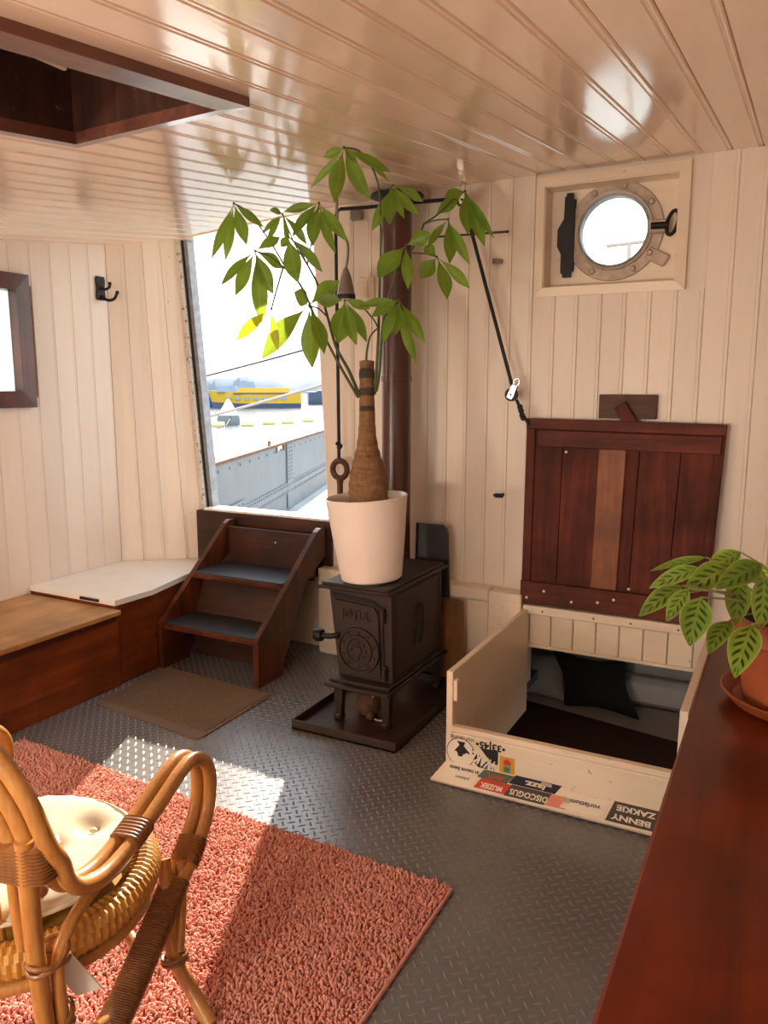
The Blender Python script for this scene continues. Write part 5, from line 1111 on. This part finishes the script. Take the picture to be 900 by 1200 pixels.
# ferry
def ship(name, label, c, ang, L_, Wd, H0, mat, decks, group=None, boot='navy_hull'):
    r = thing(name, label, 'boat', c); R = Matrix.Rotation(ang, 3, 'Z'); c = V(c)
    def T(p): return c+R@V(p)
    def hull(z0, z1, f0, f1, name_, mt):
        n = 12; lo = []; hi = []
        for (z, fl, out) in ((z0, f0, lo), (z1, f1, hi)):
            pts = []
            for k in range(n+1):
                t = k/n; x = -L_/2+L_*t; w = Wd/2*fl*(1-max(0, (t-.62)/.38)**2.2); x += (max(0, t-.7)*L_*.16*(z/H0) if z > 0 else 0); pts.append((x, w))
            out += [T((x, w, z+(H0*.35*max(0, (x/L_))**2 if z > .5 else 0))) for x, w in pts]+[T((x, -w, z+(H0*.35*max(0, x/L_)**2 if z > .5 else 0))) for x, w in reversed(pts)]
        k = len(lo); m = MB(); m.add(lo+hi, [tuple(reversed(range(k))), tuple(range(k, 2*k))]+[(i, (i+1) % k, k+(i+1) % k, k+i) for i in range(k)]); m.build(name_, mt, r, 0)
    hull(-.3, H0*.28, .92, 1., 'boot_band', boot); hull(H0*.28, H0, 1., 1.04, 'hull', mat)
    for (x0, x1, z0, z1, w, mt, nm) in decks:
        m = MB(); m.hexa([T((x0, -w, z0)), T((x1, -w, z0)), T((x1, w, z0)), T((x0, w, z0)), T((x0+.2, -w*.94, z1)), T((x1-.35, -w*.94, z1)), T((x1-.35, w*.94, z1)), T((x0+.2, w*.94, z1))]); cab = m.build(nm, mt, r, 0)
        if z1-z0 > .8:
            k = int((x1-x0-1)/1.5)
            for i in range(k):
                xa = x0+.7+i*1.5
                for sd in (-1, 1):
                    m = MB(); y = sd*w*.97; m.add([T((xa, y+sd*.03, z0+.3*(z1-z0))), T((xa+1.0, y+sd*.03, z0+.3*(z1-z0))), T((xa+1.0, y+sd*.03-sd*.04, z0+.78*(z1-z0))), T((xa, y+sd*.03-sd*.04, z0+.78*(z1-z0))),
                        T((xa, y-sd*.08, z0+.3*(z1-z0))), T((xa+1.0, y-sd*.08, z0+.3*(z1-z0))), T((xa+1.0, y-sd*.12, z0+.78*(z1-z0))), T((xa, y-sd*.12, z0+.78*(z1-z0)))], [(0, 1, 2, 3), (7, 6, 5, 4), (0, 4, 5, 1), (1, 5, 6, 2), (2, 6, 7, 3), (3, 7, 4, 0)]); m.build('window', 'ship_glass', cab, 0)
    return r, T
PXM = 9.1
ferry, T = ship('ferry', 'yellow passenger ferry moored across the harbour', (-61.6, 82.7, -1.2), math.radians(-143), 11.2, 3.2, 2.0, 'yellow_hull',
    [(-4.2, 2.6, 1.95, 2.55, 1.35, 'yellow_hull', 'upper_deck'), (2.4, 5.1, 2.0, 2.75, 1.3, 'ship_glass', 'cabin'), (.2, 2.4, 2.5, 3.3, 1.1, 'ship_glass', 'wheelhouse')])
for sd in (-1, 1):
    for i in range(7):
        m = MB(); x = -3.6+i*1.15; y = sd*1.66
        m.hexa([T((x, y-.05, 1.0)), T((x+.6, y-.05, 1.0)), T((x+.6, y+.05, 1.0)), T((x, y+.05, 1.0)), T((x, y-.05, 1.38)), T((x+.6, y-.05, 1.38)), T((x+.6, y+.05, 1.38)), T((x, y+.05, 1.38))]); m.build('window', 'ship_glass', ferry, 0)
    m = MB(); y = sd*1.63; m.hexa([T((-4.6, y-.06, 1.72)), T((3.0, y-.06, 1.72)), T((3.0, y+.06, 1.72)), T((-4.6, y+.06, 1.72)), T((-4.6, y-.06, 1.9)), T((3.0, y-.06, 1.9)), T((3.0, y+.06, 1.9)), T((-4.6, y+.06, 1.9))]); m.build('stripe', 'navy_hull', ferry, 0)
m = MB(); m.tube([T((.9, 0, 3.2)), T((.9, 0, 4.6))], .04, 6); m.build('mast', 'ship_white', ferry, 0)
b2, _ = ship('blue_boat', 'blue hulled boat left of the yellow ferry', (-70.0, 81.5, -1.2), math.radians(-140), 7.5, 2.6, 1.35, 'blue_hull', [(-2.2, 1.2, 1.3, 1.9, .9, 'buoy_dark', 'cabin')], None, 'blue_hull')
b3, _ = ship('barge', 'dark blue-grey barge right of the yellow ferry', (-62.0, 104.0, -1.2), math.radians(37), 9.5, 3.2, 1.9, 'navy_hull', [(-3.5, 3.2, 1.85, 2.1, 1.2, 'navy_hull', 'hatch_coaming')])
by = thing('mooring_buoy', 'cone-topped mooring buoy with a dark float floating in the harbour', 'buoy', (-36.8, 45.85, -1.3))
o = (-36.8, 45.85, -1.2)
MB().lathe([(.0, -.3), (.75, -.3), (.82, .0), (.84, .35), (.78, .62), (.70, .70), (0, .70)], o, 24).build('float_body', 'buoy_dark', by, 30)
MB().lathe([(.78, .66), (.74, .72), (.10, 1.78), (.06, 1.82), (.0, 1.82)], o, 24).build('cone', 'ship_white', by, 30)
m = MB(); m.tube([(o[0]+.5, o[1]-.3, -.6), (o[0]+2.2, o[1]-3.0, -1.1), (o[0]+3.6, o[1]-7, -1.3)], .03, 6); m.build('mooring_line', 'rope', by, 0)
for i, (x, y) in enumerate(((-35.35, 42.9), (-34.051, 44.496), (-34.175, 47.219), (-33.699, 48.957), (-33.876, 52.056))):
    m = MB(); m.lathe([(0, -.45), (.16, -.44), (.2, -.38), (.2, .38), (.16, .44), (0, .45)], (x, y, -1.08), 14, Matrix.Rotation(math.radians(37), 4, 'Z')@Matrix.Rotation(math.radians(90), 4, 'Y'))
    m.lathe([(.205, -.05), (.215, 0), (.205, .05)], (x, y, -1.08), 14, Matrix.Rotation(math.radians(37), 4, 'Z')@Matrix.Rotation(math.radians(90), 4, 'Y'), False)
    f = m.build('boom_float', 'float', None, 40); tag(f, ['leftmost yellow float of the row, beside the buoy', 'second yellow float from the left, just right of the buoy', 'middle yellow float of the floating row', 'fourth yellow float from the left in the row', 'rightmost yellow float of the row, near the door edge'][i], 'float', 'yellow floats strung across the water')
hl = MB(); vs = []; n = 60
for k in range(n+1):
    a = 18+34*k/n; hgt = 2.6+2.2*(.5+.5*math.sin(k*.35+2))+.5*math.sin(k*1.7)+(1.3 if a < 33 else 0)
    for (dd, z) in ((290, -1.3), (300, hgt), (345, hgt*.9), (350, -1.3)): p = at(a, dd, z); vs.append(p)
hl.add(vs, [(i*4+j, i*4+(j+1) % 4, i*4+4+(j+1) % 4, i*4+4+j) for i in range(n) for j in range(4)]+[(3, 2, 1, 0), (n*4, n*4+1, n*4+2, n*4+3)])
tag(hl.build('far_shore', 'hill', None, 60), 'hazy grey shoreline of low hills beyond the boats', 'hills')
def rope_line(a, b, r, sag, label, mt):
    a, b = V(a), V(b); P = [a.lerp(b, k/16)+V((0, 0, -sag*math.sin(math.pi*k/16))) for k in range(17)]
    m = MB(); m.tube(P, r, 6); return tag(m.build('mooring_rope', mt, None, 60), label, 'rope')
e1, e2 = V((-5.962, 7, 1.715)), V((-4.393, 7, 2.028)); dd = e2-e1
rope_line(e1-dd*.5, e2+dd*.6, .011, .02, 'dark mooring rope crossing the sky in the doorway', 'rope')
e1, e2 = V((-7.614, 9, 1.166)), V((-5.643, 9, 1.634)); dd = e2-e1
rope_line(e1-dd*.4, e2+dd*.6, .02, .03, 'grey mooring rope crossing in front of the yellow ferry', 'lampgrey')
an = thing('antenna_mast', 'thin T-shaped antenna mast seen through the porthole', 'mast', (-1.69, 9.0, .25))
MB().tube([(-1.69, 9, .25), (-1.69, 9, 3.125)], .022, 8).build('pole', 'lampgrey', an, 60)
MB().tube([(-1.931, 9.0, 3.112), (-1.518, 9.0, 3.128)], .02, 8).build('crossbar', 'lampgrey', an, 60)

# ---- two warm globes on stands, added behind the camera as fill light
for i, (x, y) in enumerate(((-3.3, -.85), (-1.25, -.6))):
    g = thing('fill_lamp', ['added warm fill globe on a stand by the left wall, out of view', 'added warm fill globe on a stand near the end of the counter, out of view'][i], 'lamp', (x, y, .0))
    MB().lathe([(0, .001), (.13, .001), (.13, .018), (.02, .03), (.012, .05), (0, .05)], (x, y, 0), 20).build('base', 'iron_dk', g, 40)
    MB().tube([(x, y, .04), (x, y, 1.06)], .010, 8).build('pole', 'iron_dk', g, 60)
    gm = NT('fill_globe_glass'); gm.base((.9, .8, .65), .4); gm.b.inputs['Emission Color'].default_value = (1, .85, .68, 1); gm.b.inputs['Emission Strength'].default_value = FILL_LAMP
    MB().ball((x, y, 1.18), .13, 20).build('globe', gm.m, g, 180)
